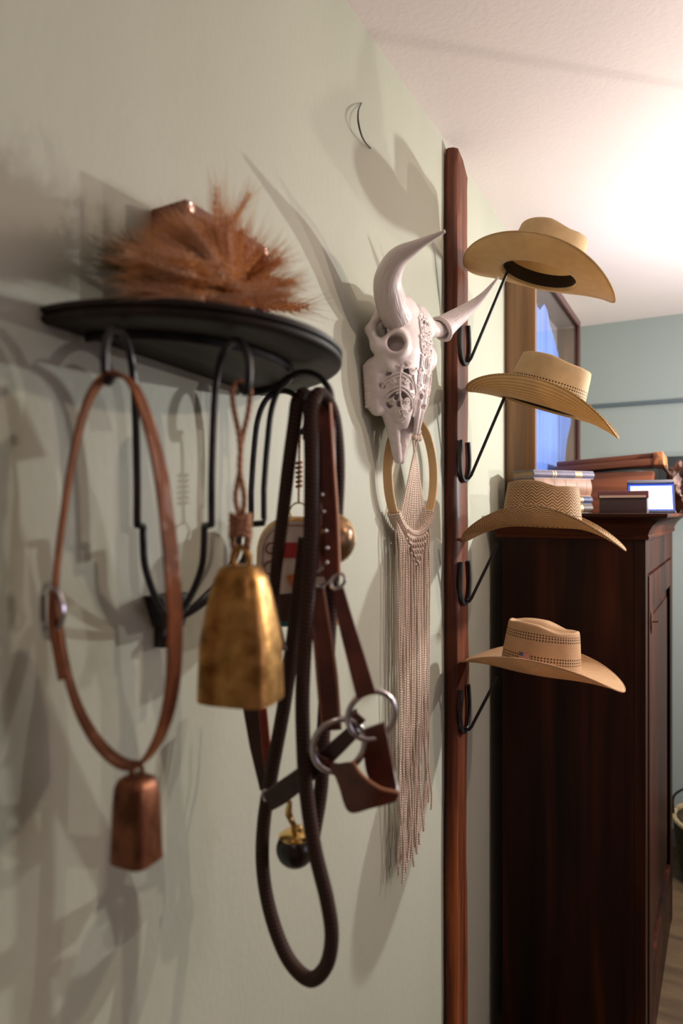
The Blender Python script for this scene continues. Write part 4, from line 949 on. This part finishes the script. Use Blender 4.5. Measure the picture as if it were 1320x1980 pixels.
# ------------------------------------------------------------------ cowboy hats
def hat(center, pitch, roll, yaw, label, mats, A=0.197, B=0.152, curl=0.055, droop=0.022, CA=0.098, CB=0.080, H=0.118, top=0.88, crease=0.022, fdrop=0.0, patch=False, lift=0.0, dpow=2.4):
    root = thing('straw_cowboy_hat', label, 'hat', center, 'straw hats on the plank')
    R = Matrix.Rotation(yaw, 4, 'Z') @ Matrix.Rotation(pitch, 4, 'Y') @ Matrix.Rotation(roll, 4, 'X')
    root.rotation_euler = R.to_euler()
    NT = 112
    # brim
    mb = MB(); NRr = 15; grid = []
    for i in range(NRr + 1):
        t = i / NRr
        for k in range(NT):
            th = 2 * pi * k / NT; c, s_ = math.cos(th), math.sin(th)
            a = CA + (A - CA) * t; b = CB + (B - CB) * t
            x = a * c; y = b * s_
            side = abs(s_) ** 1.7
            up = curl * side * t ** 1.7 * (1 + lift * (1 if s_ < 0 else -1))
            y *= 1 - 0.22 * side * t ** 2.2 * (curl / 0.06)
            fr_ = (droop + (fdrop if c > 0 else 0)) * abs(c) ** dpow * t ** 1.5
            grid.append(Vector((x, y, up - fr_)))
    fs = []; uvs = []
    for i in range(NRr):
        for k in range(NT):
            k2 = (k + 1) % NT
            fs.append((i * NT + k, (i + 1) * NT + k, (i + 1) * NT + k2, i * NT + k2))
            um = 0.13 * 2 * pi / NT; dv = (A - CA) / NRr
            uvs.append(((k * um, i * dv), (k * um, (i + 1) * dv), ((k + 1) * um, (i + 1) * dv), ((k + 1) * um, i * dv)))
    bo = mb.add(grid, fs, uvs).build('brim', mats[0], root, local=True, weld=False, sharp=180)
    sol = bo.modifiers.new('thickness', 'SOLIDIFY'); sol.thickness = 0.0024; sol.offset = 0
    edge = [grid[NRr * NT + k] for k in range(NT)]
    MB().tube(edge, 0.0021, 6, closed=True).build('brim_edge', mats[0], bo, local=True)
    # crown
    mb = MB(); NC_ = 30; grid = []; hts = []
    for i in range(NC_ + 1):
        k_ = i / NC_
        if k_ < 0.62: q = k_ / 0.62; rf = 1 - (1 - top) * q ** 1.15; z = H * 0.93 * q
        else:
            q = (k_ - 0.62) / 0.38; ang = q * pi / 2; rf = top * (0.001 + 0.999 * math.cos(ang) ** 0.72) ; z = H * (0.93 + 0.07 * math.sin(min(1, q * 2.2) * pi / 2))
        for k in range(NT):
            th = 2 * pi * k / NT; c, s_ = math.cos(th), math.sin(th)
            x = CA * rf * c; y = CB * rf * s_ * (1 - 0.10 * max(0, c) * (z / H))
            tip = max(0, (z / H - 0.78) / 0.22)
            g = crease * math.exp(-(y / (CB * 0.30)) ** 2) * (1 - 0.30 * (x / CA)) * max(0.0, 1 - (abs(x) / (CA * top * 0.93)) ** 6)
            dents = 0.45 * crease * sum(math.exp(-((x - 0.035) / 0.035) ** 2 - ((y - sg * CB * 0.60) / 0.018) ** 2) for sg in (-1, 1))
            zz_ = z - tip * (g + dents) - tip * 0.012 * max(0, x / CA)
            grid.append(Vector((x, y, zz_ + 0.0)))
        hts.append(z if k_ < 0.62 else H * 0.93 + (k_ - 0.62) / 0.38 * 0.09)
    fs = []; uvs = []; um = 0.085 * 2 * pi / NT
    for i in range(NC_):
        for k in range(NT):
            k2 = (k + 1) % NT
            fs.append((i * NT + k, i * NT + k2, (i + 1) * NT + k2, (i + 1) * NT + k))
            uvs.append(((k * um, hts[i]), ((k + 1) * um, hts[i]), ((k + 1) * um, hts[i + 1]), (k * um, hts[i + 1])))
    co = mb.add(grid, fs, uvs).build('crown', mats[1], root, local=True, weld=False, sharp=180)
    sol = co.modifiers.new('thickness', 'SOLIDIFY'); sol.thickness = 0.0022; sol.offset = -1
    # sweatband inside the crown
    pts = [Vector(((CA - 0.0055) * math.cos(2 * pi * k / 64), (CB - 0.0055) * math.sin(2 * pi * k / 64), 0.020)) for k in range(64)]
    MB().ribbon(pts, (0, 0, 1), 0.032, 0.0016, closed=True).build('sweatband', M_SWEAT, root, local=True, label='black inner sweatband')
    if patch:
        th = -1.83; c0 = Vector((CA * 0.985 * math.cos(th), CB * 0.985 * math.sin(th), 0.0175)); tx_ = Vector((-CA * math.sin(th), CB * math.cos(th), 0)).normalized()
        nn = Vector((math.cos(th) / CA, math.sin(th) / CB, 0.02)).normalized(); uz = Vector((0, 0, 1)); c0.z = 0.039; c0 = c0 + nn * 0.0012
        w_, h_ = 0.026, 0.0165
        def rect(u0, u1, v0, v1, dep): return [c0 + tx_ * (w_ * (u - 0.5)) + uz * (h_ * (v - 0.5)) + nn * dep for u, v in ((u0, v0), (u1, v0), (u1, v1), (u0, v1))]
        po = MB().prism(rect(0, 1, 0, 1, 0), nn * 0.0006).build('flag_patch', plain('flag_white', (0.75, 0.70, 0.66), 0.6), root, smooth=False, local=True, label='small stars and stripes flag patch')
        mb = MB()
        for j in range(7): mb.prism(rect(0, 1, (2 * j) / 13, (2 * j + 1) / 13, 0.0006), nn * 0.0003)
        mb.build('red_stripes', plain('flag_red', (0.50, 0.03, 0.03), 0.6), po, smooth=False, local=True)
        MB().prism(rect(0, 0.42, 6 / 13, 1, 0.0007), nn * 0.0004).build('blue_canton', plain('flag_blue', (0.02, 0.02, 0.13), 0.6), po, smooth=False, local=True)
        mb = MB()
        for r_ in range(4):
            for q in range(5):
                u = 0.05 + q * 0.08; v = 0.53 + r_ * 0.125; mb.prism(rect(u - 0.014, u + 0.014, v - 0.022, v + 0.022, 0.0011), nn * 0.0002)
        so = mb.build('stars', plain('flag_star', (0.7, 0.66, 0.66), 0.6), po, smooth=False, local=True); so['kind'] = 'stuff'
    return root
M_SWEAT = plain('black_sweatband', (0.012, 0.010, 0.009), 0.5)
S_FINE, S_ROWS, S_PALEV = straw('fine_straw', 'fine'), straw('sewn_row_straw', 'rows'), straw('vented_pale_straw', 'pale_vent')
S_PALE = straw('pale_straw', 'pale'); S_ZIG, S_ZIGV = straw('herringbone_straw', 'zig'), straw('herringbone_straw_crown', 'zig_vent')
S_WARM, S_WARMV = straw('warm_straw', 'warm'), straw('warm_vented_straw', 'warm_vent')
hat((0.232, HATY, 2.243), deg(19), deg(-7), 0.0, 'plain pale straw cowboy hat highest of the four, black sweatband showing', (S_FINE, S_PALE), curl=0.040, droop=0.010, fdrop=0.012, B=0.165)
hat((0.238, HATY, 1.912), deg(20), deg(0), 0.0, 'golden straw cowboy hat with sewn ring brim, second from the top', (S_ROWS, S_PALEV), curl=0.052, droop=0.010, fdrop=0.010, crease=0.008, top=0.86, H=0.122, CA=0.102)
hat((0.238, HATY, 1.614), deg(2), deg(-3), 0.0, 'brown and cream herringbone straw cowboy hat, third from the top', (S_ZIG, S_ZIGV), curl=0.046, droop=0.048, dpow=1.6, H=0.112)
hat((0.236, HATY, 1.257), deg(4), deg(-3), 0.0, 'straw cowboy hat with flag patch and vented crown, lowest of the four', (S_WARM, S_WARMV), curl=0.040, droop=0.016, patch=True, crease=0.026)

# ------------------------------------------------------------------ bent black wire in the wall
ww = [atx(699, 199, 0.001), atx(693, 212, 0.010), atx(692, 232, 0.016), atx(697, 256, 0.016), atx(705, 274, 0.010), atx(717, 287, 0.001)]
tag(MB().tube(catmull(ww, 6), [0.0009, 0.0016, 0.0018, 0.0016, 0.0009], 8).build('wire_hook', M_BLACKIRON, loc=ww[2]), 'thin bent black wire hook alone high on the green wall', 'hook')

# ------------------------------------------------------------------ wardrobe
CT = 1.646; cx0, cx1, cy0, cy1 = 0.045, 0.452, 2.04, 3.02
CROT = Matrix.Translation((cx0, cy0, 0)) @ Matrix.Rotation(deg(-1.6), 4, 'Z') @ Matrix.Translation((-cx0, -cy0, 0))
cab = thing('wooden_wardrobe', 'dark mahogany wardrobe with curved cornice standing against the wall', 'wardrobe', (0.25, 2.5, 0))
mb = MB(); mb.box((cx0, cy0, 0.0), (cx0 + 0.012, cy1, CT - 0.07), CROT)
mb.build('back_panel', M_CAB, cab, smooth=False)
mb = MB(); mb.box((cx0 + 0.012, cy0, 0.0), (cx1 - 0.03, cy0 + 0.02, CT - 0.066), CROT); mb.build('side_panel', M_CAB, cab, smooth=False)
mb = MB(); mb.box((cx0 + 0.012, cy1 - 0.02, 0.0), (cx1 - 0.03, cy1, CT - 0.066), CROT); mb.build('side_panel', M_CAB, cab, smooth=False)
mb = MB(); fw = 0.055
mb.box((cx1 - 0.03, cy0 - 0.002, 0), (cx1, cy0 + fw, CT - 0.066), CROT, 0.003); mb.build('front_post', M_CAB, cab)
mb = MB(); mb.box((cx1 - 0.03, cy1 - fw, 0), (cx1, cy1 + 0.002, CT - 0.066), CROT, 0.003); mb.build('front_post', M_CAB, cab)
mb = MB(); mb.box((cx1 - 0.03, cy0 + fw, CT - 0.175), (cx1 - 0.002, cy1 - fw, CT - 0.066), CROT); mb.build('top_rail', M_CAB, cab, smooth=False)
mb = MB(); mb.box((cx1 - 0.03, cy0 + fw, 0.0), (cx1 - 0.002, cy1 - fw, 0.16), CROT); mb.build('plinth', M_CAB, cab, smooth=False)
dz0, dz1, dy0, dy1 = 0.165, CT - 0.18, cy0 + fw + 0.003, cy1 - fw - 0.003
dr = MB()
dr.box((cx1 - 0.024, dy0, dz0), (cx1 + 0.004, dy0 + 0.10, dz1), CROT, 0.003).box((cx1 - 0.024, dy1 - 0.10, dz0), (cx1 + 0.004, dy1, dz1), CROT, 0.003)
dr.box((cx1 - 0.024, dy0 + 0.10, dz1 - 0.10), (cx1 + 0.004, dy1 - 0.10, dz1), CROT, 0.003).box((cx1 - 0.024, dy0 + 0.10, dz0), (cx1 + 0.004, dy1 - 0.10, dz0 + 0.12), CROT, 0.003)
door = dr.build('door', M_CAB, cab)
MB().box((cx1 - 0.020, dy0 + 0.10, dz0 + 0.12), (cx1 - 0.010, dy1 - 0.10, dz1 - 0.10), CROT).box((cx1 - 0.012, dy0 + 0.14, dz0 + 0.16), (cx1 - 0.005, dy1 - 0.14, dz1 - 0.14), CROT, 0.002).build('door_panel', M_CAB, door)
kp = CROT @ Vector((cx1 + 0.006, dy0 + 0.03, 1.33))
MB().tube(catmull([kp + Vector((0, 0, z)) for z in (0.036, 0.012, -0.012, -0.036)], 4), [0.002, 0.009, 0.012, 0.009, 0.002], 10, flat=0.3, up=(0, 1, 0)).build('keyhole_plate', M_BRONZE, door)
MB().tube([kp, kp + Vector((0.010, 0, 0.002))], 0.0022, 8).tube(circle(kp + Vector((0.015, 0, 0.002)), 0.006, (0, 1, 0), (1, 0, 0.3), 14), 0.0018, 6, closed=True).build('key', M_BRONZE, door)
# cornice: profile swept along the near side, front and far side with mitred corners
prof = [(0.0, -0.074), (0.007, -0.074), (0.009, -0.066), (0.006, -0.062), (0.010, -0.050), (0.019, -0.034), (0.034, -0.020), (0.050, -0.013), (0.056, -0.012), (0.059, -0.008), (0.059, -0.001), (0.057, 0.0), (0.0, 0.0)]
corner = [Vector((cx0 - 0.02, cy0, CT)), Vector((cx1, cy0, CT)), Vector((cx1, cy1, CT)), Vector((cx0 - 0.02, cy1, CT))]
outd = [Vector((0, -1, 0)), Vector((1, -1, 0)), Vector((1, 1, 0)), Vector((0, 1, 0))]
n = len(prof); vs = [CROT @ (c + o_ * a + Vector((0, 0, b))) for c, o_ in zip(corner, outd) for a, b in prof]
fs = [(i * n + k, i * n + (k + 1) % n, (i + 1) * n + (k + 1) % n, (i + 1) * n + k) for i in range(3) for k in range(n)] + [tuple(range(n))[::-1], tuple(3 * n + k for k in range(n))]
MB().add(vs, fs).build('cornice', M_CABX, cab, sharp=35)
MB().box((cx0 - 0.02, cy0 + 0.0005, CT - 0.02), (cx1 - 0.0005, cy1 - 0.0005, CT - 0.0006), CROT).build('top_board', M_CABX, cab, smooth=False)

# ------------------------------------------------------------------ books on the wardrobe
bd = Vector((0.62, 0.785, 0)).normalized(); bw_ = Vector((-bd.y, bd.x, 0))
bcol = [('dark brown book with gilt bands lowest of the stack', (0.045, 0.025, 0.015), 0.030, 0.0, 0.232, True), ('dark blue book with gilt bands under the parchment book', (0.035, 0.040, 0.085), 0.024, 0.006, 0.230, True),
        ('thick parchment-coloured book with ribbed spine in the stack', (0.26, 0.135, 0.08), 0.056, 0.003, 0.226, False), ('slim purple-grey book with gilt spine topmost of the stack', (0.10, 0.085, 0.125), 0.026, -0.006, 0.243, True)]
zb = CT + 0.0002
M_PAGES = noisy('old_pages', (0.17, 0.11, 0.06), (0.28, 0.19, 0.10), (4, 4, 260), rough=0.8)
M_GILT = plain('gilt_lettering', (0.80, 0.55, 0.22), 0.35, 0.7)
for lb, colr, th, off, ln, gilt in bcol:
    c0 = Vector((0.134, 2.090, zb)) + bw_ * abs(off) + bd * max(0, off)
    bk_ = thing('book', lb, 'book', c0, 'books stacked on the wardrobe')
    Mx = Matrix(((bd.x, bw_.x, 0, c0.x), (bd.y, bw_.y, 0, c0.y), (0, 0, 1, c0.z), (0, 0, 0, 1)))
    mat = noisy('book_cloth_' + lb.split()[1], tuple(c * 0.8 for c in colr), tuple(c * 1.2 for c in colr), (30, 30, 30), rough=0.55)
    mb = MB(); ct = 0.0028; dp = 0.112
    mb.box((0, 0.004, 0), (ln, dp, ct), Mx).box((0, 0.004, th - ct), (ln, dp, th), Mx)
    # rounded spine
    sp = [Vector((0, 0.006 - 0.0075 * math.sin(pi * j / 10), th * j / 10)) for j in range(11)] + [Vector((0, 0.0085 - 0.006 * math.sin(pi * j / 10), th * j / 10)) for j in range(10, -1, -1)]
    mb.prism([Mx @ p for p in sp], bd * ln)
    cv = mb.build('cover', mat, bk_, sharp=35)
    MB().box((0.003, 0.0065, ct), (ln - 0.003, dp - 0.004, th - ct), Mx).build('pages', M_PAGES, bk_, smooth=False)
    mb = MB()
    def sband(u0, u1, inset=0.0):
        pr = [Vector((0, 0.0055 - 0.0077 * math.sin(pi * j / 10), th * j / 10)) for j in range(1, 10)] + [Vector((0, 0.0072 - 0.0072 * math.sin(pi * j / 10), th * j / 10)) for j in range(9, 0, -1)]
        mb.prism([Mx @ (p + Vector((u0, 0, 0))) for p in pr], bd * (u1 - u0))
    if gilt:
        for u in (0.165, 0.172, 0.180, 0.187): sband(u, u + 0.004)
        sband(0.074, 0.078); sband(0.084, 0.088)
        mb.build('gilt_lines', M_GILT, cv, label='gilt lines')['kind'] = 'stuff'
    else:
        for u in (0.03, 0.075, 0.12, 0.165, 0.205): sband(u, u + 0.006)
        mb.build('spine_ribs', mat, cv)
    zb += th + 0.0002

# ------------------------------------------------------------------ wooden chest, small box, screen, leather bundle on the wardrobe
ch = thing('wooden_chest', 'old reddish wooden chest with worn lid at the back of the wardrobe top', 'chest', (0.29, 2.62, CT))
MB().box((0.125, 2.50, CT + 0.0002), (0.440, 2.76, CT + 0.145), bev=0.003).build('body', M_CHEST, ch)
lidm = Matrix.Translation((0.288, 2.63, CT + 0.146)) @ Matrix.Rotation(deg(-3.5), 4, 'Y')
mb = MB(); mb.box((-0.172, -0.145, 0.010), (0.185, 0.145, 0.034), lidm, 0.004).box((-0.166, -0.138, 0.034), (0.178, 0.138, 0.052), lidm, 0.006)
lid = mb.build('lid', M_CHEST, ch)
MB().box((0.155, -0.147, 0.008), (0.1865, 0.147, 0.053), lidm, 0.004).build('worn_end', noisy('worn_orange_wood', (0.16, 0.05, 0.015), (0.50, 0.19, 0.06), (40, 40, 40), rough=0.6, bumpd=0.002), lid, label='worn orange end of the lid')
sb = thing('small_box', 'small dark box with pinkish lid at the front of the wardrobe top', 'box', (0.38, 2.12, CT))
MB().box((0.320, 2.095, CT + 0.0002), (0.450, 2.175, CT + 0.045), bev=0.002).build('body', plain('dark_card', (0.055, 0.035, 0.04), 0.45), sb)
MB().box((0.316, 2.091, CT + 0.0452), (0.454, 2.179, CT + 0.066), bev=0.002).build('lid', plain('mauve_card', (0.17, 0.065, 0.075), 0.4), sb)
MB().box((0.322, 2.0895, CT + 0.046), (0.448, 2.0912, CT + 0.053)).build('paper_strip', plain('pale_paper', (0.62, 0.46, 0.38), 0.6), sb, smooth=False, label='pale strip')
tb = thing('glowing_screen', 'small tablet with glowing white screen leaning on the wardrobe top', 'screen', (0.44, 2.27, CT))
tm = Matrix.Translation((0.452, 2.262, CT + 0.004)) @ Matrix.Rotation(deg(6), 4, 'Z') @ Matrix.Rotation(deg(-34), 4, 'X')
MB().box((-0.070, -0.004, 0.0), (0.066, 0.006, 0.114), tm, 0.003).build('case', plain('blue_black_case', (0.015, 0.02, 0.05), 0.3), tb)
MB().box((-0.060, -0.0046, 0.008), (0.058, -0.0041, 0.096), tm).build('display', plain('lit_display', (0.8, 0.9, 1.0), 0.3, 0, (0.72, 0.88, 1.0), 2.2), tb, smooth=False)
MB().box((-0.070, -0.012, 0.106), (0.066, 0.008, 0.116), tm, 0.002).build('top_bar', plain('grey_bar', (0.16, 0.155, 0.18), 0.4), tb, label='grey top bar')
MB().box((-0.0665, -0.0044, 0.004), (0.0625, -0.0040, 0.104), tm).build('bezel', plain('blue_lit_bezel', (0.02, 0.05, 0.35), 0.3, 0, (0.03, 0.10, 0.85), 0.55), tb, smooth=False, label='glowing blue bezel')
MB().box((-0.03, -0.020, 0.0), (0.075, 0.010, 0.008), Matrix.Translation((0.445, 2.235, CT + 0.0002)), 0.002).build('foot', plain('grey_blue_foot', (0.12, 0.14, 0.22), 0.35), tb)
lb_ = thing('leather_bundle', 'crumpled brown leather bundle beside the chest on the wardrobe top', 'bundle', (0.50, 2.62, CT))
bm = bmesh.new(); bmesh.ops.create_icosphere(bm, subdivisions=4, radius=1.0)
for v in bm.verts:
    p = v.co.copy(); k = 1 + 0.35 * noise.noise(p * 1.7) + 0.18 * noise.noise(p * 4.5)
    v.co = Vector((0.520 + p.x * 0.042 * k, 2.66 + p.y * 0.12 * k, CT + 0.098 + max(-0.097, p.z * 0.088 * k)))
MB().bm(bm).build('hide', noisy('crumpled_leather', (0.030, 0.014, 0.010), (0.12, 0.062, 0.048), (14, 14, 14), rough=0.6, bumpd=0.004), lb_)
MB().tube(catmull([Vector((0.47, 2.575, CT + 0.16)), Vector((0.50, 2.555, CT + 0.12)), Vector((0.545, 2.565, CT + 0.07)), Vector((0.565, 2.60, CT + 0.03))], 6), 0.006, 8).build('tie', M_HALTER2, lb_)

# ------------------------------------------------------------------ glazed frame with blue wood on the wardrobe, against the wall
gf_ = thing('glazed_frame', 'deep brown wooden display frame with blue wood behind glass', 'display frame', (0.05, 2.7, CT))
gy0, gy1, gz1 = 2.232, 3.10, 2.50
mb = MB(); mb.box((0.001, gy0, CT + 0.0002), (0.102, gy0 + 0.022, gz1), None, 0.002); mb.build('side_board', M_PINE, gf_)
mb = MB(); mb.box((0.001, gy1 - 0.022, CT + 0.0002), (0.100, gy1, gz1), None, 0.002); mb.build('side_board', M_PINE, gf_)
mb = MB(); mb.box((0.001, gy0 + 0.022, gz1 - 0.02), (0.100, gy1 - 0.022, gz1)); mb.build('top_board', M_DARKFR, gf_, smooth=False)
mb = MB(); mb.box((0.100, gy0 + 0.022, gz1 - 0.028), (0.108, gy1, gz1)).box((0.100, gy1 - 0.035, CT + 0.0002), (0.108, gy1, gz1 - 0.028)).build('front_moulding', plain('red_brown_moulding', (0.075, 0.028, 0.024), 0.35), gf_, smooth=False)
MB().box((0.002, gy0 + 0.022, CT + 0.0002), (0.010, gy1 - 0.022, gz1 - 0.02)).build('backing', plain('mauve_grey_backing', (0.27, 0.235, 0.24), 0.6), gf_, smooth=False)
bl = [(1034, 585), (1043, 600), (1052, 588), (1058, 600), (1062, 625), (1070, 650), (1078, 680), (1086, 715), (1096, 755), (1104, 785), (1103, 820), (1096, 850), (1093, 880), (1092, 940), (1030, 960), (1028, 800)]
pl = [atx(a, b, 0.088) for a, b in bl]
pl = [Vector((p.x, max(gy0 + 0.024, min(gy1 - 0.04, p.y)), max(CT + 0.002, p.z))) for p in pl]
MB().prism(pl, (-0.03, 0, 0)).build('blue_wood', wood('blue_wood', (0.03, 0.06, 0.20), (0.10, 0.20, 0.62), (0.17, 0.31, 0.80), 'z', 0.4, 0.2, 0.5), gf_, smooth=False, label='bright blue painted wood slab')
MB().box((0.0955, gy0 + 0.022, CT + 0.0002), (0.0985, gy1 - 0.022, gz1 - 0.02)).build('glass_pane', M_GLASS, gf_, smooth=False)

# ------------------------------------------------------------------ far end of the room, low behind the wardrobe
ds = MB().box((0.40, RY1 - 0.14, 1.66), (1.9, RY1 - 0.001, 1.915), bev=0.004).build('wall_cupboard', plain('black_green_paint', (0.012, 0.016, 0.014), 0.5), loc=(1.0, RY1 - 0.07, 1.66))
tag(ds, 'long low black wall cupboard on the far green wall', 'cupboard')
bkm = noisy('dark_wicker', (0.02, 0.016, 0.008), (0.15, 0.11, 0.05), (90, 90, 160), rough=0.8, bumpd=0.004, lo=0.45, hi=0.7)
bs = thing('wicker_basket', 'dark wicker basket on the floor beyond the wardrobe', 'basket', (0.665, 3.37, 0))
Mt = Matrix.Translation((0.665, 3.37, 0.001))
MB().lathe([(0.15, 0.0), (0.17, 0.04), (0.19, 0.16), (0.20, 0.26), (0.19, 0.27), (0.18, 0.16), (0.155, 0.02), (0.0, 0.015)], 36, Mt).build('basket_body', bkm, bs)
MB().tube([Vector((0.665 + 0.197 * math.cos(2 * pi * k / 40), 3.37 + 0.197 * math.sin(2 * pi * k / 40), 0.272)) for k in range(40)], 0.012, 8, closed=True).build('rim', noisy('tan_wicker', (0.22, 0.17, 0.09), (0.40, 0.32, 0.18), (70, 70, 70), rough=0.8), bs)
MB().tube(catmull([Vector((0.470, 3.35, 0.27)), Vector((0.485, 3.35, 0.38)), Vector((0.665, 3.35, 0.46)), Vector((0.845, 3.35, 0.38)), Vector((0.860, 3.35, 0.27))], 8), 0.005, 8).build('handle', M_IRON, bs)
